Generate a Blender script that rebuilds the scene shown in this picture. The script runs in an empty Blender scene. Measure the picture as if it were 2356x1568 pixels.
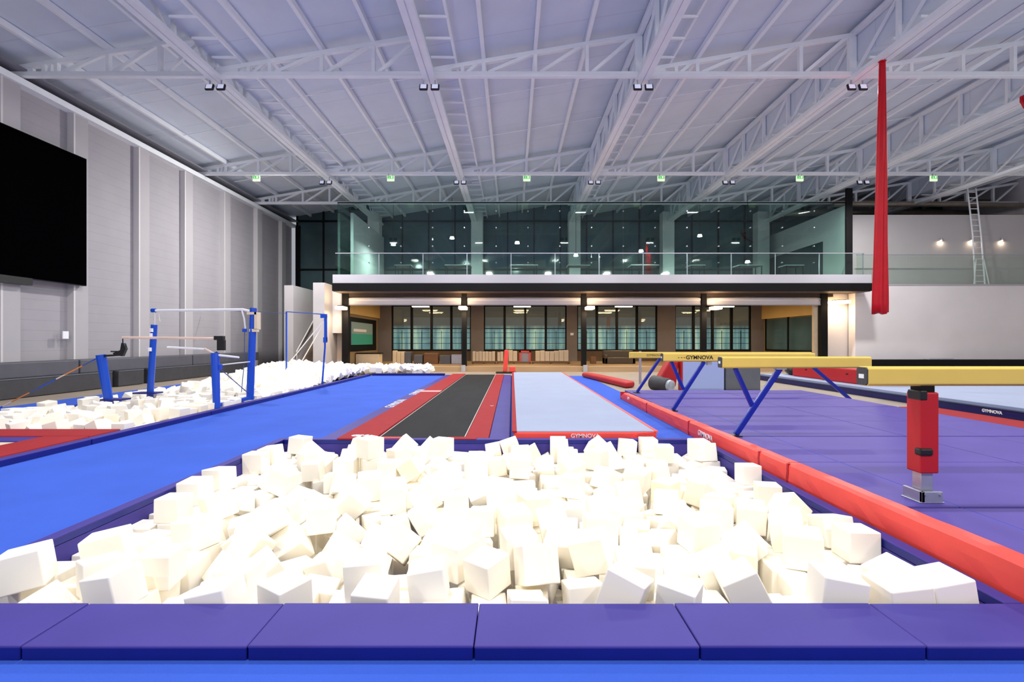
import bpy, bmesh, math, random
from mathutils import Vector, Matrix, Euler

sc = bpy.context.scene
col = sc.collection
random.seed(7)

# ------------------------------------------------------------------ camera, world, exposure
CAM_H, FPX = 1.5, 1160.0
cd = bpy.data.cameras.new('camera')
cd.sensor_width = 36.0
cd.lens = FPX / 2356 * 36.0
cd.clip_start, cd.clip_end = 0.05, 200
cam = bpy.data.objects.new('camera', cd)
cam.location = (0, 0, CAM_H)
cam.rotation_euler = (math.pi / 2, 0, 0)
col.objects.link(cam)
sc.camera = cam

w = bpy.data.worlds.new('world')
sc.world = w
w.use_nodes = True
w.node_tree.nodes['Background'].inputs[0].default_value = (0.86, 0.9, 1.0, 1)
w.node_tree.nodes['Background'].inputs[1].default_value = 0.42
vs_ = sc.view_settings
vs_.view_transform = 'Standard'
vs_.look = 'None'
vs_.gamma = 1.0
vs_.exposure = 0.0
vs_.use_curve_mapping = False
sc.cycles.use_denoising = True
sc.cycles.max_bounces = 10
sc.cycles.diffuse_bounces = 7
sc.cycles.transparent_max_bounces = 24

# ------------------------------------------------------------------ roof grid, hall lamps and added fill rows
GX = [-14.2 + 5.95 * k for k in range(8)]          # girder lines, left wall to far right
ZB = 8.85                                          # underside of the trusses
TRUSS_Y = [14.07, 22.38, 27.15]
LAMP_FILL_Y = [-2.5, 5.76, 14.0, 22.3]  # nearest rows are unseen fill without fixtures, added to light the foam

def area(name, loc, power, size, color, rot=(0, 0, 0), size_y=None):
    l = bpy.data.lights.new(name, 'AREA')
    l.energy = power
    l.color = color
    l.size = size
    if size_y:
        l.shape = 'RECTANGLE'
        l.size_y = size_y
    o = bpy.data.objects.new(name, l)
    o.location = loc
    o.rotation_euler = rot
    col.objects.link(o)
    return o

LP = {-2.5: 310, 5.76: 215, 14.0: 250, 22.3: 415}
for y_ in LAMP_FILL_Y:
    for k in range(1, 6):
        # the outermost lamps are turned towards the side walls
        turn = {1: 20, 5: -10}.get(k, 0) if y_ > 20 else 0
        area('hall_lamp_and_fill_light', (GX[k], y_ - .1, ZB - .52), LP[y_] * ({1: 1.7, 5: 1.2}[k] if turn else 1), 0.5, (1.0, 0.975, 0.96), (math.radians(28 if y_ < 0 else -8), math.radians(turn), 0), 0.22)

# ------------------------------------------------------------------ materials
def lin(c):
    out = []
    for v in c:
        v = v / 255.0
        out.append(v / 12.92 if v <= 0.04045 else ((v + 0.055) / 1.055) ** 2.4)
    return tuple(out) + (1.0,)

def M(name, rgb, rough=0.6, metal=0.0, noise=None, bump=None, spec=0.4, emit=None, stretch=None):
    """rgb: sRGB 0-255 albedo. noise=(scale, amount); bump=(scale, strength)."""
    m = bpy.data.materials.new(name)
    m.use_nodes = True
    nt = m.node_tree
    b = nt.nodes['Principled BSDF']
    b.inputs['Base Color'].default_value = lin(rgb)
    b.inputs['Roughness'].default_value = rough
    b.inputs['Metallic'].default_value = metal
    b.inputs['Specular IOR Level'].default_value = spec
    if emit:
        b.inputs['Emission Color'].default_value = lin(emit[0])
        b.inputs['Emission Strength'].default_value = emit[1]
    if noise or bump:
        tc = nt.nodes.new('ShaderNodeTexCoord')
        mp = nt.nodes.new('ShaderNodeMapping')
        nt.links.new(tc.outputs['Object'], mp.inputs['Vector'])
        if stretch:
            mp.inputs['Scale'].default_value = stretch
    if noise:
        n = nt.nodes.new('ShaderNodeTexNoise')
        n.inputs['Scale'].default_value = noise[0]
        n.inputs['Detail'].default_value = 5
        nt.links.new(mp.outputs[0], n.inputs['Vector'])
        r = nt.nodes.new('ShaderNodeMapRange')
        r.inputs['From Min'].default_value = .3
        r.inputs['From Max'].default_value = .7
        r.inputs['To Min'].default_value = 1 - noise[1]
        r.inputs['To Max'].default_value = 1 + noise[1]
        nt.links.new(n.outputs['Fac'], r.inputs['Value'])
        h = nt.nodes.new('ShaderNodeHueSaturation')
        h.inputs['Color'].default_value = lin(rgb)
        nt.links.new(r.outputs[0], h.inputs['Value'])
        nt.links.new(h.outputs[0], b.inputs['Base Color'])
    if bump:
        n2 = nt.nodes.new('ShaderNodeTexNoise')
        n2.inputs['Scale'].default_value = bump[0]
        n2.inputs['Detail'].default_value = 3
        nt.links.new(mp.outputs[0], n2.inputs['Vector'])
        bp = nt.nodes.new('ShaderNodeBump')
        bp.inputs['Strength'].default_value = bump[1]
        bp.inputs['Distance'].default_value = 0.02
        nt.links.new(n2.outputs['Fac'], bp.inputs['Height'])
        nt.links.new(bp.outputs[0], b.inputs['Normal'])
    return m

def glass_mat(name, tint, refl=0.12, rough=0.02):
    """thin architectural glass: tinted see-through pane with a fresnel reflection"""
    m = bpy.data.materials.new(name)
    m.use_nodes = True
    nt = m.node_tree
    nt.nodes.remove(nt.nodes['Principled BSDF'])
    t = nt.nodes.new('ShaderNodeBsdfTransparent')
    t.inputs[0].default_value = lin(tint)
    g = nt.nodes.new('ShaderNodeBsdfGlossy')
    g.inputs['Roughness'].default_value = rough
    g.inputs['Color'].default_value = (.9, 1, .97, 1)
    f = nt.nodes.new('ShaderNodeLayerWeight')
    f.inputs['Blend'].default_value = .5
    p = nt.nodes.new('ShaderNodeMath')
    p.operation = 'POWER'
    p.inputs[1].default_value = 5
    a = nt.nodes.new('ShaderNodeMath')
    a.operation = 'MULTIPLY_ADD'
    a.use_clamp = True
    a.inputs[1].default_value = .9
    a.inputs[2].default_value = .035 + refl
    mx = nt.nodes.new('ShaderNodeMixShader')
    nt.links.new(f.outputs['Facing'], p.inputs[0])
    nt.links.new(p.outputs[0], a.inputs[0])
    nt.links.new(a.outputs[0], mx.inputs[0])
    nt.links.new(t.outputs[0], mx.inputs[1])
    nt.links.new(g.outputs[0], mx.inputs[2])
    nt.links.new(mx.outputs[0], nt.nodes['Material Output'].inputs['Surface'])
    return m

def stripe_mat(name, base, line, period, width, axis='Z', rough=.7, amt=1.0, vary=0.03):
    """a surface with fine regular joint lines"""
    m = M(name, base, rough=rough)
    nt = m.node_tree
    b = nt.nodes['Principled BSDF']
    tc = nt.nodes.new('ShaderNodeTexCoord')
    sp = nt.nodes.new('ShaderNodeSeparateXYZ')
    nt.links.new(tc.outputs['Object'], sp.inputs[0])
    d = nt.nodes.new('ShaderNodeMath'); d.operation = 'DIVIDE'; d.inputs[1].default_value = period
    nt.links.new(sp.outputs[axis], d.inputs[0])
    fr = nt.nodes.new('ShaderNodeMath'); fr.operation = 'FRACT'
    nt.links.new(d.outputs[0], fr.inputs[0])
    lt = nt.nodes.new('ShaderNodeMath'); lt.operation = 'LESS_THAN'; lt.inputs[1].default_value = width / period
    nt.links.new(fr.outputs[0], lt.inputs[0])
    am = nt.nodes.new('ShaderNodeMath'); am.operation = 'MULTIPLY'; am.inputs[1].default_value = amt
    nt.links.new(lt.outputs[0], am.inputs[0])
    n = nt.nodes.new('ShaderNodeTexNoise'); n.inputs['Scale'].default_value = 1.3; n.inputs['Detail'].default_value = 4
    nt.links.new(tc.outputs['Object'], n.inputs['Vector'])
    r = nt.nodes.new('ShaderNodeMapRange'); r.inputs['From Min'].default_value = .3; r.inputs['From Max'].default_value = .7
    r.inputs['To Min'].default_value = 1 - vary; r.inputs['To Max'].default_value = 1 + vary
    nt.links.new(n.outputs['Fac'], r.inputs['Value'])
    mx = nt.nodes.new('ShaderNodeMix'); mx.data_type = 'RGBA'
    mx.inputs['A'].default_value = lin(base); mx.inputs['B'].default_value = lin(line)
    nt.links.new(am.outputs[0], mx.inputs['Factor'])
    h = nt.nodes.new('ShaderNodeHueSaturation')
    nt.links.new(mx.outputs['Result'], h.inputs['Color'])
    nt.links.new(r.outputs[0], h.inputs['Value'])
    nt.links.new(h.outputs[0], b.inputs['Base Color'])
    return m

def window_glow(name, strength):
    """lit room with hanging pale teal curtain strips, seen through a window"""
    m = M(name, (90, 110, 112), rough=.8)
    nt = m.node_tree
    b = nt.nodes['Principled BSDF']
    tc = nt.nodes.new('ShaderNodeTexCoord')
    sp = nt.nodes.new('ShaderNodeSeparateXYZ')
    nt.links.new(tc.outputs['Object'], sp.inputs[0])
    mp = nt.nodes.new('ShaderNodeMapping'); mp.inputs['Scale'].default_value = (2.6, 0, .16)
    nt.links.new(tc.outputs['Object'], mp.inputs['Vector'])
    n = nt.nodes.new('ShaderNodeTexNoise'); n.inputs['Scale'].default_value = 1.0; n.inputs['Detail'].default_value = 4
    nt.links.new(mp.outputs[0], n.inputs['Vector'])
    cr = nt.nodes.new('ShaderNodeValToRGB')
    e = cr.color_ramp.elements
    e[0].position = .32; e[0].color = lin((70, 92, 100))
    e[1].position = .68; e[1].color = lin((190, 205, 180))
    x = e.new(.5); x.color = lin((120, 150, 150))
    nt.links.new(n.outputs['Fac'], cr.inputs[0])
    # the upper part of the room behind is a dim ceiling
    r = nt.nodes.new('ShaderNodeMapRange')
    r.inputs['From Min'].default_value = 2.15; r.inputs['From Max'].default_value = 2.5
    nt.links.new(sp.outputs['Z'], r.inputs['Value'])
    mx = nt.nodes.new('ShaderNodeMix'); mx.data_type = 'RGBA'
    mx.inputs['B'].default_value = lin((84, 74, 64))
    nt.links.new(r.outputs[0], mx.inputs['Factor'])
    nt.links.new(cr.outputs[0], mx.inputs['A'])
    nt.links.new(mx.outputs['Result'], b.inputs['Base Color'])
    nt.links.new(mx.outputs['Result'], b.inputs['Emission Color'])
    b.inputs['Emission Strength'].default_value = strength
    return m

BLUE = M('blue_carpet', (54, 92, 197), rough=.85, noise=(1.1, .07), bump=(260, .35), spec=.25)
PURPLE = M('purple_vinyl', (66, 58, 136), rough=.55, noise=(2.2, .07), bump=(9, .05), spec=.15)
MATPURPLE = M('purple_mat_vinyl', (80, 67, 144), rough=.6, noise=(2.2, .06), bump=(9, .05), spec=.2)
NAVY = M('navy_vinyl', (16, 26, 118), rough=.4, noise=(3, .08))
RED = M('red_vinyl', (244, 80, 70), rough=.5, noise=(3, .06), bump=(7, .12))
REDTOP = M('red_mesh_pad', (152, 42, 47), rough=.8, noise=(4, .06), spec=.15)
DEEPRED = M('deep_red_padding', (178, 22, 34), rough=.5, noise=(3, .06))
BLACKBED = M('charcoal_track_bed', (38, 39, 42), rough=.85, noise=(3.5, .16), bump=(60, .2), stretch=(1, .25, 1), spec=.15)
PALEBLUE = M('pale_blue_fabric', (156, 166, 188), rough=.9, noise=(1.5, .03), bump=(120, .15), spec=.1)
YELLOW = M('yellow_suede', (222, 193, 98), rough=.8, noise=(5, .03), spec=.2)
BLACK = M('black_plastic', (26, 26, 28), rough=.45)
DKGREY = M('dark_grey_vinyl', (62, 62, 66), rough=.6, noise=(4, .1), bump=(40, .25))
MIDGREY = M('mid_grey_vinyl', (96, 100, 108), rough=.6, noise=(3, .08))
STEEL = M('galvanised_steel', (175, 178, 190), rough=.35, metal=.6, noise=(12, .08))
BLUESTEEL = M('blue_painted_steel', (14, 74, 190), rough=.32, spec=.5)
DKBLUESTEEL = M('dark_blue_painted_steel', (14, 34, 150), rough=.3, spec=.5)
WHITESTEEL = M('white_painted_steel', (236, 240, 243), rough=.5, noise=(2, .03))
WHITE = M('white_plaster', (228, 223, 223), rough=.85, noise=(.8, .03))
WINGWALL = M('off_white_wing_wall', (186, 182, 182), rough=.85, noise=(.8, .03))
PILLIT = M('painted_light_pilaster_edge', (204, 201, 201), rough=.8)  # paler than the pilaster body, frontal light put into the colour
FASCIA = M('white_fascia_board', (172, 171, 177), rough=.7, noise=(1, .02))
SHADE = M('white_shade_fabric', (226, 222, 224), rough=.8)
CHARCOAL = M('charcoal_metal', (18, 17, 18), rough=.5, noise=(1.5, .1), spec=.15)
SOFFIT = M('dark_brown_soffit', (70, 56, 46), rough=.5, noise=(1.2, .15))
CONCRETE = M('warm_grey_concrete', (148, 136, 122), rough=.65, noise=(1.0, .1))
TAUPE = M('taupe_wall', (122, 115, 112), rough=.8, noise=(1.4, .06))
OLIVE = M('olive_beige_wall', (150, 132, 100), rough=.8, noise=(1.4, .05))
CREAMWALL = M('yellow_cream_wall', (224, 190, 120), rough=.8, noise=(1.4, .04))
CREAM = M('cream_board', (226, 208, 176), rough=.7, noise=(3, .05))
WOOD = M('brown_timber', (120, 84, 54), rough=.6, noise=(6, .15), stretch=(.2, 1, 1))
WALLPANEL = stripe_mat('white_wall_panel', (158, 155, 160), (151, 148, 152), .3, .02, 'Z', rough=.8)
PILASTER = M('white_pilaster', (170, 167, 170), rough=.8, noise=(1, .02))
CEIL = stripe_mat('white_roof_sheet', (210, 219, 230), (186, 194, 208), 1.9, .03, 'Y', rough=.75, amt=.6)
LETTER = M('white_lettering', (235, 235, 238), rough=.6)
BLACKLETTER = M('black_lettering', (40, 36, 30), rough=.7)
SCREEN = M('black_screen', (3, 3, 4), rough=.9, spec=.0)
SILK = M('red_silk', (190, 8, 30), rough=.5, noise=(3, .08), spec=.3)
BEIGEBED = M('beige_trampoline_bed', (206, 190, 172), rough=.8)
STRAP = M('white_strap', (220, 216, 210), rough=.7)
ORANGE = M('orange_tape', (220, 130, 60), rough=.6)
CORD = M('dark_blue_cord', (70, 84, 140), rough=.6)
WOODBAR = M('pale_wood_rail', (226, 200, 184), rough=.5, noise=(9, .08), stretch=(.3, 1, 1))
TEAL = M('teal_poster', (60, 170, 150), rough=.5)
PALETEAL = M('pale_teal_poster', (140, 170, 172), rough=.5)
DKGLASS = M('dark_teal_window', (70, 92, 96), rough=.14, spec=.5, noise=(.5, .3))
LAMPGLOW = M('warm_lamp_diffuser', (255, 240, 215), emit=((255, 214, 160), 9.0))
COOLGLOW = M('added_lamp_glow', (250, 252, 255), emit=((235, 242, 255), 9.0))
LENS = M('floodlight_lens', (225, 230, 245), rough=.25, emit=((214, 220, 245), .35))
EXITGLOW = M('exit_sign_green', (60, 170, 90), emit=((90, 215, 120), .5))
EXITWHITE = M('exit_sign_white', (240, 250, 220), emit=((225, 255, 200), .7))
GLASS = glass_mat('clear_green_glass', (245, 250, 247), .01)
TALLGLASS = glass_mat('tall_green_glass', (222, 238, 234), .0)
PANE = glass_mat('window_pane', (228, 236, 236), .02)
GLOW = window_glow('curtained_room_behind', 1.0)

def foam_mat():
    m = M('cream_foam', (247, 243, 226), rough=.95, spec=.1)
    nt = m.node_tree
    b = nt.nodes['Principled BSDF']
    oi = nt.nodes.new('ShaderNodeObjectInfo')
    cr = nt.nodes.new('ShaderNodeValToRGB')
    e = cr.color_ramp.elements
    e[0].position = 0; e[0].color = lin((254, 250, 239))
    e[1].position = 1; e[1].color = lin((253, 240, 212))
    x = e.new(.92); x.color = lin((254, 247, 230))
    nt.links.new(oi.outputs['Random'], cr.inputs[0])
    nt.links.new(cr.outputs[0], b.inputs['Base Color'])
    return m
FOAM = foam_mat()

# ------------------------------------------------------------------ mesh helpers
class MB:
    def __init__(self):
        self.v, self.f = [], []
    def quadbox(self, c8):
        n = len(self.v)
        self.v += [tuple(c) for c in c8]
        for f in ((0, 3, 2, 1), (4, 5, 6, 7), (0, 1, 5, 4), (1, 2, 6, 5), (2, 3, 7, 6), (3, 0, 4, 7)):
            self.f.append(tuple(n + k for k in f))
        return self
    def box(self, x0, x1, y0, y1, z0, z1):
        return self.quadbox([(x0, y0, z0), (x1, y0, z0), (x1, y1, z0), (x0, y1, z0), (x0, y0, z1), (x1, y0, z1), (x1, y1, z1), (x0, y1, z1)])
    def bar(self, p, q, a, b, up=(0, 0, 1)):
        p, q = Vector(p), Vector(q)
        d = (q - p).normalized()
        u = Vector(up)
        if abs(d.dot(u)) > .98:
            u = Vector((0, 1, 0))
        s = d.cross(u).normalized() * a / 2
        u = s.cross(d).normalized() * b / 2
        return self.quadbox([p - s - u, p + s - u, q + s - u, q - s - u, p - s + u, p + s + u, q + s + u, q - s + u])
    def tube(self, pts, r, n=8, r1=None):
        pts = [Vector(p) for p in pts]
        b = len(self.v)
        m = len(pts)
        for i, p in enumerate(pts):
            d = (pts[min(i + 1, m - 1)] - pts[max(i - 1, 0)]).normalized()
            u = Vector((0, 0, 1)) if abs(d.z) < .9 else Vector((0, 1, 0))
            s = d.cross(u).normalized()
            u = s.cross(d).normalized()
            rr = r if r1 is None else r + (r1 - r) * i / (m - 1)
            for k in range(n):
                t = 2 * math.pi * k / n
                self.v.append(tuple(p + s * math.cos(t) * rr + u * math.sin(t) * rr))
        for i in range(m - 1):
            for k in range(n):
                k2 = (k + 1) % n
                self.f.append((b + i * n + k, b + i * n + k2, b + (i + 1) * n + k2, b + (i + 1) * n + k))
        self.f.append(tuple(b + k for k in range(n))[::-1])
        self.f.append(tuple(b + (m - 1) * n + k for k in range(n)))
        return self
    def grid(self, xs, ys, z, holes=()):
        for i in range(len(xs) - 1):
            for j in range(len(ys) - 1):
                cx, cy = (xs[i] + xs[i + 1]) / 2, (ys[j] + ys[j + 1]) / 2
                if any(h[0] < cx < h[1] and h[2] < cy < h[3] for h in holes):
                    continue
                n = len(self.v)
                self.v += [(xs[i], ys[j], z), (xs[i + 1], ys[j], z), (xs[i + 1], ys[j + 1], z), (xs[i], ys[j + 1], z)]
                self.f.append((n, n + 1, n + 2, n + 3))
        return self
    def prism(self, poly, axis, a, b):
        """poly: 2-D outline; axis 'x' -> (y,z) outline extruded in x; 'y' -> (x,z); 'z' -> (x,y)"""
        n, m = len(self.v), len(poly)
        mk = {'x': lambda p, t: (t, p[0], p[1]), 'y': lambda p, t: (p[0], t, p[1]), 'z': lambda p, t: (p[0], p[1], t)}[axis]
        self.v += [mk(p, a) for p in poly] + [mk(p, b) for p in poly]
        for k in range(m):
            k2 = (k + 1) % m
            self.f.append((n + k, n + k2, n + m + k2, n + m + k))
        self.f.append(tuple(range(n, n + m))[::-1])
        self.f.append(tuple(range(n + m, n + 2 * m)))
        return self
    def build(self, name, mat, parent=None, bevel=0, seg=2, smooth=False, origin=None):
        vs = [Vector(v) for v in self.v]
        if parent is not None:
            base = Vector(parent['_o']) if '_o' in parent else parent.location.copy()
            loc = Vector((0, 0, 0))
            off = base
        else:
            if origin is None:
                lo = [min(v[i] for v in vs) for i in range(3)]
                hi = [max(v[i] for v in vs) for i in range(3)]
                origin = ((lo[0] + hi[0]) / 2, (lo[1] + hi[1]) / 2, lo[2])
            loc = off = Vector(origin)
        me = bpy.data.meshes.new(name)
        me.from_pydata([tuple(v - off) for v in vs], [], self.f)
        bm = bmesh.new()
        bm.from_mesh(me)
        bmesh.ops.recalc_face_normals(bm, faces=bm.faces)
        if bevel:
            ed = [e for e in bm.edges if len(e.link_faces) == 2 and e.calc_face_angle(0) > .5]
            bmesh.ops.bevel(bm, geom=ed, offset=bevel, segments=seg, affect='EDGES', profile=.5, clamp_overlap=True)
        bm.to_mesh(me)
        bm.free()
        if smooth:
            for p in me.polygons:
                p.use_smooth = True
        me.materials.append(mat)
        o = bpy.data.objects.new(name, me)
        col.objects.link(o)
        if parent is not None:
            o.parent = parent
        o.location = loc
        return o

def B(*a):
    return MB().box(*a)

BASE = {}
def thing(name, label, cat, loc, group=None):
    o = bpy.data.objects.new(name, None)
    o.empty_display_size = .2
    col.objects.link(o)
    o.location = loc
    o['label'] = label
    o['category'] = cat
    if name in ('balance_beam', 'steel_column'):
        o['kind'] = 'thing'
    if group:
        o['group'] = group
    return o

def tag(o, label, cat, group=None, kind=None):
    o['label'] = label
    o['category'] = cat
    if group:
        o['group'] = group
    if kind:
        o['kind'] = kind
    return o

def struct(o, label=None):
    o['kind'] = 'structure'
    if label:
        o['label'] = label
    return o

def sub(parent, mb, name, mat, **k):
    """a sub-part: mesh in world coordinates under a part whose origin sits at its thing's base"""
    root = parent
    while root.parent is not None:
        root = root.parent
    off = root.location.copy()
    mb.v = [tuple(Vector(v) - off) for v in mb.v]
    o = mb.build(name, mat, None, origin=(0, 0, 0), **k)
    o.parent = parent
    o.location = (0, 0, 0)
    return o

def text(parent, body, size, mat, loc, rot, name='lettering', depth=.003, bold=.0):
    cu = bpy.data.curves.new(name, 'FONT')
    cu.body = body
    cu.size = size
    cu.extrude = depth
    cu.offset = bold
    cu.align_x = 'CENTER'
    cu.align_y = 'CENTER'
    t = bpy.data.objects.new('tmp', cu)
    col.objects.link(t)
    dg = bpy.context.evaluated_depsgraph_get()
    me = bpy.data.meshes.new_from_object(t.evaluated_get(dg))
    bpy.data.objects.remove(t)
    me.name = name
    me.materials.clear()
    me.materials.append(mat)
    o = bpy.data.objects.new(name, me)
    col.objects.link(o)
    o.parent = parent
    root = parent
    while root.parent is not None:
        root = root.parent
    o.location = Vector(loc) - root.location
    o.rotation_euler = rot
    return o

def copy_tree(o, parent=None):
    c = o.copy()
    col.objects.link(c)
    c.parent = parent
    for ch in list(o.children):
        copy_tree(ch, c)
    return c

ORD = ['first', 'second', 'third', 'fourth', 'fifth', 'sixth', 'seventh', 'eighth', 'ninth', 'tenth', 'eleventh', 'twelfth', 'thirteenth', 'fourteenth', 'fifteenth', 'sixteenth']
UPR = (math.pi / 2, 0, 0)              # lettering standing upright, facing the camera end of the hall

# ------------------------------------------------------------------ floor and pit hole
PX0, PX1, PY0, PY1 = -3.33, 2.70, 2.756, 7.35          # opening of the front foam pit
hole = [(PX0, PX1, PY0, PY1)]
lhole = (-10.1, -6.22, 8.08, 21.72)                    # opening of the left foam pit
struct(MB().grid([-14.5, -10.1, -6.22, PX0, PX1, 28], [-6, PY0, PY1, 8.08, 21.72, 33], -.012, hole + [lhole]).build('floor', CONCRETE, origin=(0, 0, 0)), 'warm grey concrete hall floor')
struct(MB().grid([-6.2, PX0, PX1, 3.2], [-6, PY0, PY1, 21.75], 0, hole).build('floor', BLUE, origin=(0, 0, 0)), 'bright blue carpeted sprung floor around the front foam pit')
struct(B(-11.3, -10.1, 1, 22, -.01, .03).build('floor', BLUE), 'blue matting strip between concrete and left foam pit')
struct(B(-8.75, 16.0, 24.75, 31.8, -.01, .25).build('floor', M('pale_timber_deck', (176, 146, 108), rough=.5, noise=(2, .1), stretch=(.2, 2, 1))), 'pale timber step and floor of the glazed room under the balcony')

# ------------------------------------------------------------------ left wall with pilasters
WX = -13.9
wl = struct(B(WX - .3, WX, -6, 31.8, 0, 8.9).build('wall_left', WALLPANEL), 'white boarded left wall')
for y_ in (2.6, 5.4, 8.2, 11.0, 13.5, 15.75, 18.5, 21.1, 24.0, 27.1, 30.0):
    p = B(WX - .01, WX + .2, y_ + .06, y_ + .55, 0, 8.75).build('pilaster', PILASTER, wl)
    B(WX - .01, WX + .21, y_, y_ + .06, 0, 8.75).build('pilaster_light_edge', PILLIT, wl)  # near face made paler to paint in light from the front
B(WX - .01, WX + .3, -2, 31.8, 8.62, 8.8).build('eaves_beam', WHITESTEEL, wl)
struct(B(WX - .2, WX + .42, -2, 31.8, 8.98, 9.04).build('trim_1', M('dark_eaves_gutter', (130, 130, 138), rough=.6)), 'dark gutter slot between left wall and roof')
struct(B(WX - .5, WX - .3, -6, 31.8, 0, 9.3).build('wall_left', WHITE), 'outer skin of the left wall')
struct(B(27.2, 27.4, -6, 32, 0, 11).build('wall_right', WHITE), 'plain white right wall of the hall')

# back wall: taupe below, dark curtain glazing above
wb = struct(B(WX, 27.4, 31.8, 32.0, 0, 4.6).build('wall_back', TAUPE), 'taupe lower back wall')
wu = struct(B(WX + .3, 27.4, 31.85, 32.0, 4.6, 10.2).build('window_1', DKGLASS), 'dark glazed upper back wall with black mullions')
mb = MB()
x_ = -13.55
while x_ < 17:
    mb.box(x_ - .04, x_ + .04, 31.74, 31.9, 4.6, 10.1)
    x_ += 1.66
for z_ in (4.66, 6.0, 9.05):
    mb.box(WX + .3, 17.2, 31.75, 31.9, z_ - .05, z_ + .05)
mb.box(WX + .28, WX + .55, 31.7, 31.9, 4.3, 8.75)
mb.build('frame', CHARCOAL, wu)
B(WX + .3, -8.6, 31.6, 31.85, 4.25, 4.62).build('sill', CHARCOAL, wu)

# ------------------------------------------------------------------ sawtooth roof
mb = MB()
for k in range(7):
    x0, x1 = GX[k], GX[k + 1]
    z0, z1 = ZB + .42, ZB + 1.42
    n = len(mb.v)
    mb.v += [(x0, -6, z0), (x1, -6, z1), (x1, 32, z1), (x0, 32, z0), (x1, -6, ZB + .42), (x1, 32, ZB + .42)]
    mb.f += [(n, n + 1, n + 2, n + 3), (n + 1, n + 4, n + 5, n + 2)]
struct(mb.build('ceiling', CEIL, origin=(0, 0, 0)), 'white sawtooth roof sheeting')

BAY = ['bay at the left wall', 'second bay from left wall', 'third bay from left wall', 'middle bay', 'bay right of middle', 'bay right of red silk', 'far right bay']
ROWN = ['nearest row', 'exit sign row', 'farthest row']
def top_z(k, x):
    return ZB + .20 + (x - GX[k]) / 5.95 * .98

for r, ty in enumerate(TRUSS_Y):
    for k in range(7):
        if r == 0 and k > 5:
            continue
        x0, x1 = GX[k], GX[k + 1]
        xs = x0 + .35
        if k == 0:
            x0 = WX - .05
            xs = x0 + .3
        t = thing('roof_truss', 'white tapered roof truss in the %s, %s' % (ROWN[r], BAY[k]), 'truss', ((x0 + x1) / 2, ty, ZB), 'white sawtooth roof trusses')
        MB().box(x0, x1, ty - .075, ty + .075, ZB, ZB + .14).build('bottom_chord', WHITESTEEL, t, bevel=.012, seg=1)
        MB().bar((x0, ty, top_z(k, x0) - .02), (x1 - .05, ty, top_z(k, x1 - .05)), .13, .12).build('top_chord', WHITESTEEL, t, bevel=.01, seg=1)
        nodes = [x1 - .12 - 1.44 * j for j in range(4)] + [x0 + .92]
        if k == 0:
            nodes = [n_ for n_ in nodes if n_ > x0 + .6]
        for n_ in nodes:
            wv = .2 if n_ == nodes[0] else .095
            MB().box(n_ - wv / 2, n_ + wv / 2, ty - .06, ty + .06, ZB + .13, top_z(k, n_) - .04).build('vertical', WHITESTEEL, t)
        for j in range(len(nodes) - 1):
            a, b = nodes[j + 1] + .14, nodes[j] - .16
            MB().bar((a, ty, ZB + .13), (b, ty, top_z(k, b) - .03), .088, .088).build('diagonal', WHITESTEEL, t)
        MB().box(x0 + .02, x0 + .62, ty - .05, ty + .05, ZB + .12, ZB + .24).build('bearing_plate', WHITESTEEL, t)

# girders running the length of the hall, with their verticals and diagonals
GNAME = ['', 'first girder from left wall', 'second girder from left wall', 'girder right of the air track', 'girder the red silk hangs from', 'girder at the balcony right end', 'far right girder']
for k in range(1, 7):
    gx = GX[k]
    g = thing('roof_girder', 'white lattice roof girder running lengthwise, %s' % GNAME[k], 'girder', (gx, 20, ZB - .1), 'long lattice roof girders')
    ya, yb = 8.2, 31.7
    MB().box(gx - .17, gx - .015, ya, yb, ZB - .1, ZB + .02).box(gx + .015, gx + .17, ya, yb, ZB - .1, ZB + .02).box(gx - .02, gx + .02, ya, yb, ZB - .06, ZB + .02).build('bottom_chord', WHITESTEEL, g)
    MB().box(gx - .16, gx - .02, ya, yb, ZB + 1.14, ZB + 1.26).build('top_chord', WHITESTEEL, g)
    ys = []
    for a, b, n_ in ((TRUSS_Y[0] - 5 * 1.66, TRUSS_Y[0], 5), (TRUSS_Y[0], TRUSS_Y[1], 5), (TRUSS_Y[1], TRUSS_Y[2], 3), (TRUSS_Y[2], 31.7, 3)):
        ys += [a + (b - a) * j / n_ for j in range(n_)]
    ys = [y_ for y_ in ys if y_ > ya]
    for y_ in ys:
        if min(abs(y_ - q) for q in TRUSS_Y) < .05:
            continue
        MB().box(gx - .125, gx - .035, y_ - .045, y_ + .045, ZB, ZB + 1.15).build('vertical', WHITESTEEL, g)
    for j in range(len(ys) - 1):
        MB().bar((gx - .08, ys[j] + .06, ZB + 1.1), (gx - .08, ys[j + 1] - .06, ZB + .04), .06, .06).build('diagonal', WHITESTEEL, g)
    lb = MB().box(gx + .72, gx + .78, ya, yb, ZB + .36, ZB + .46)
    lr = B(gx + .15, gx + .74, ya + .4, ya + .44, ZB + .3, ZB + .36)
    y_ = ya + 1.2
    rails = lb.build('side_rail', WHITESTEEL, g)
    while y_ < yb:
        MB().box(gx + .1, gx + .76, y_ - .025, y_ + .025, ZB + .33, ZB + .38).build('rung', WHITESTEEL, g)
        y_ += .86

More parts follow.
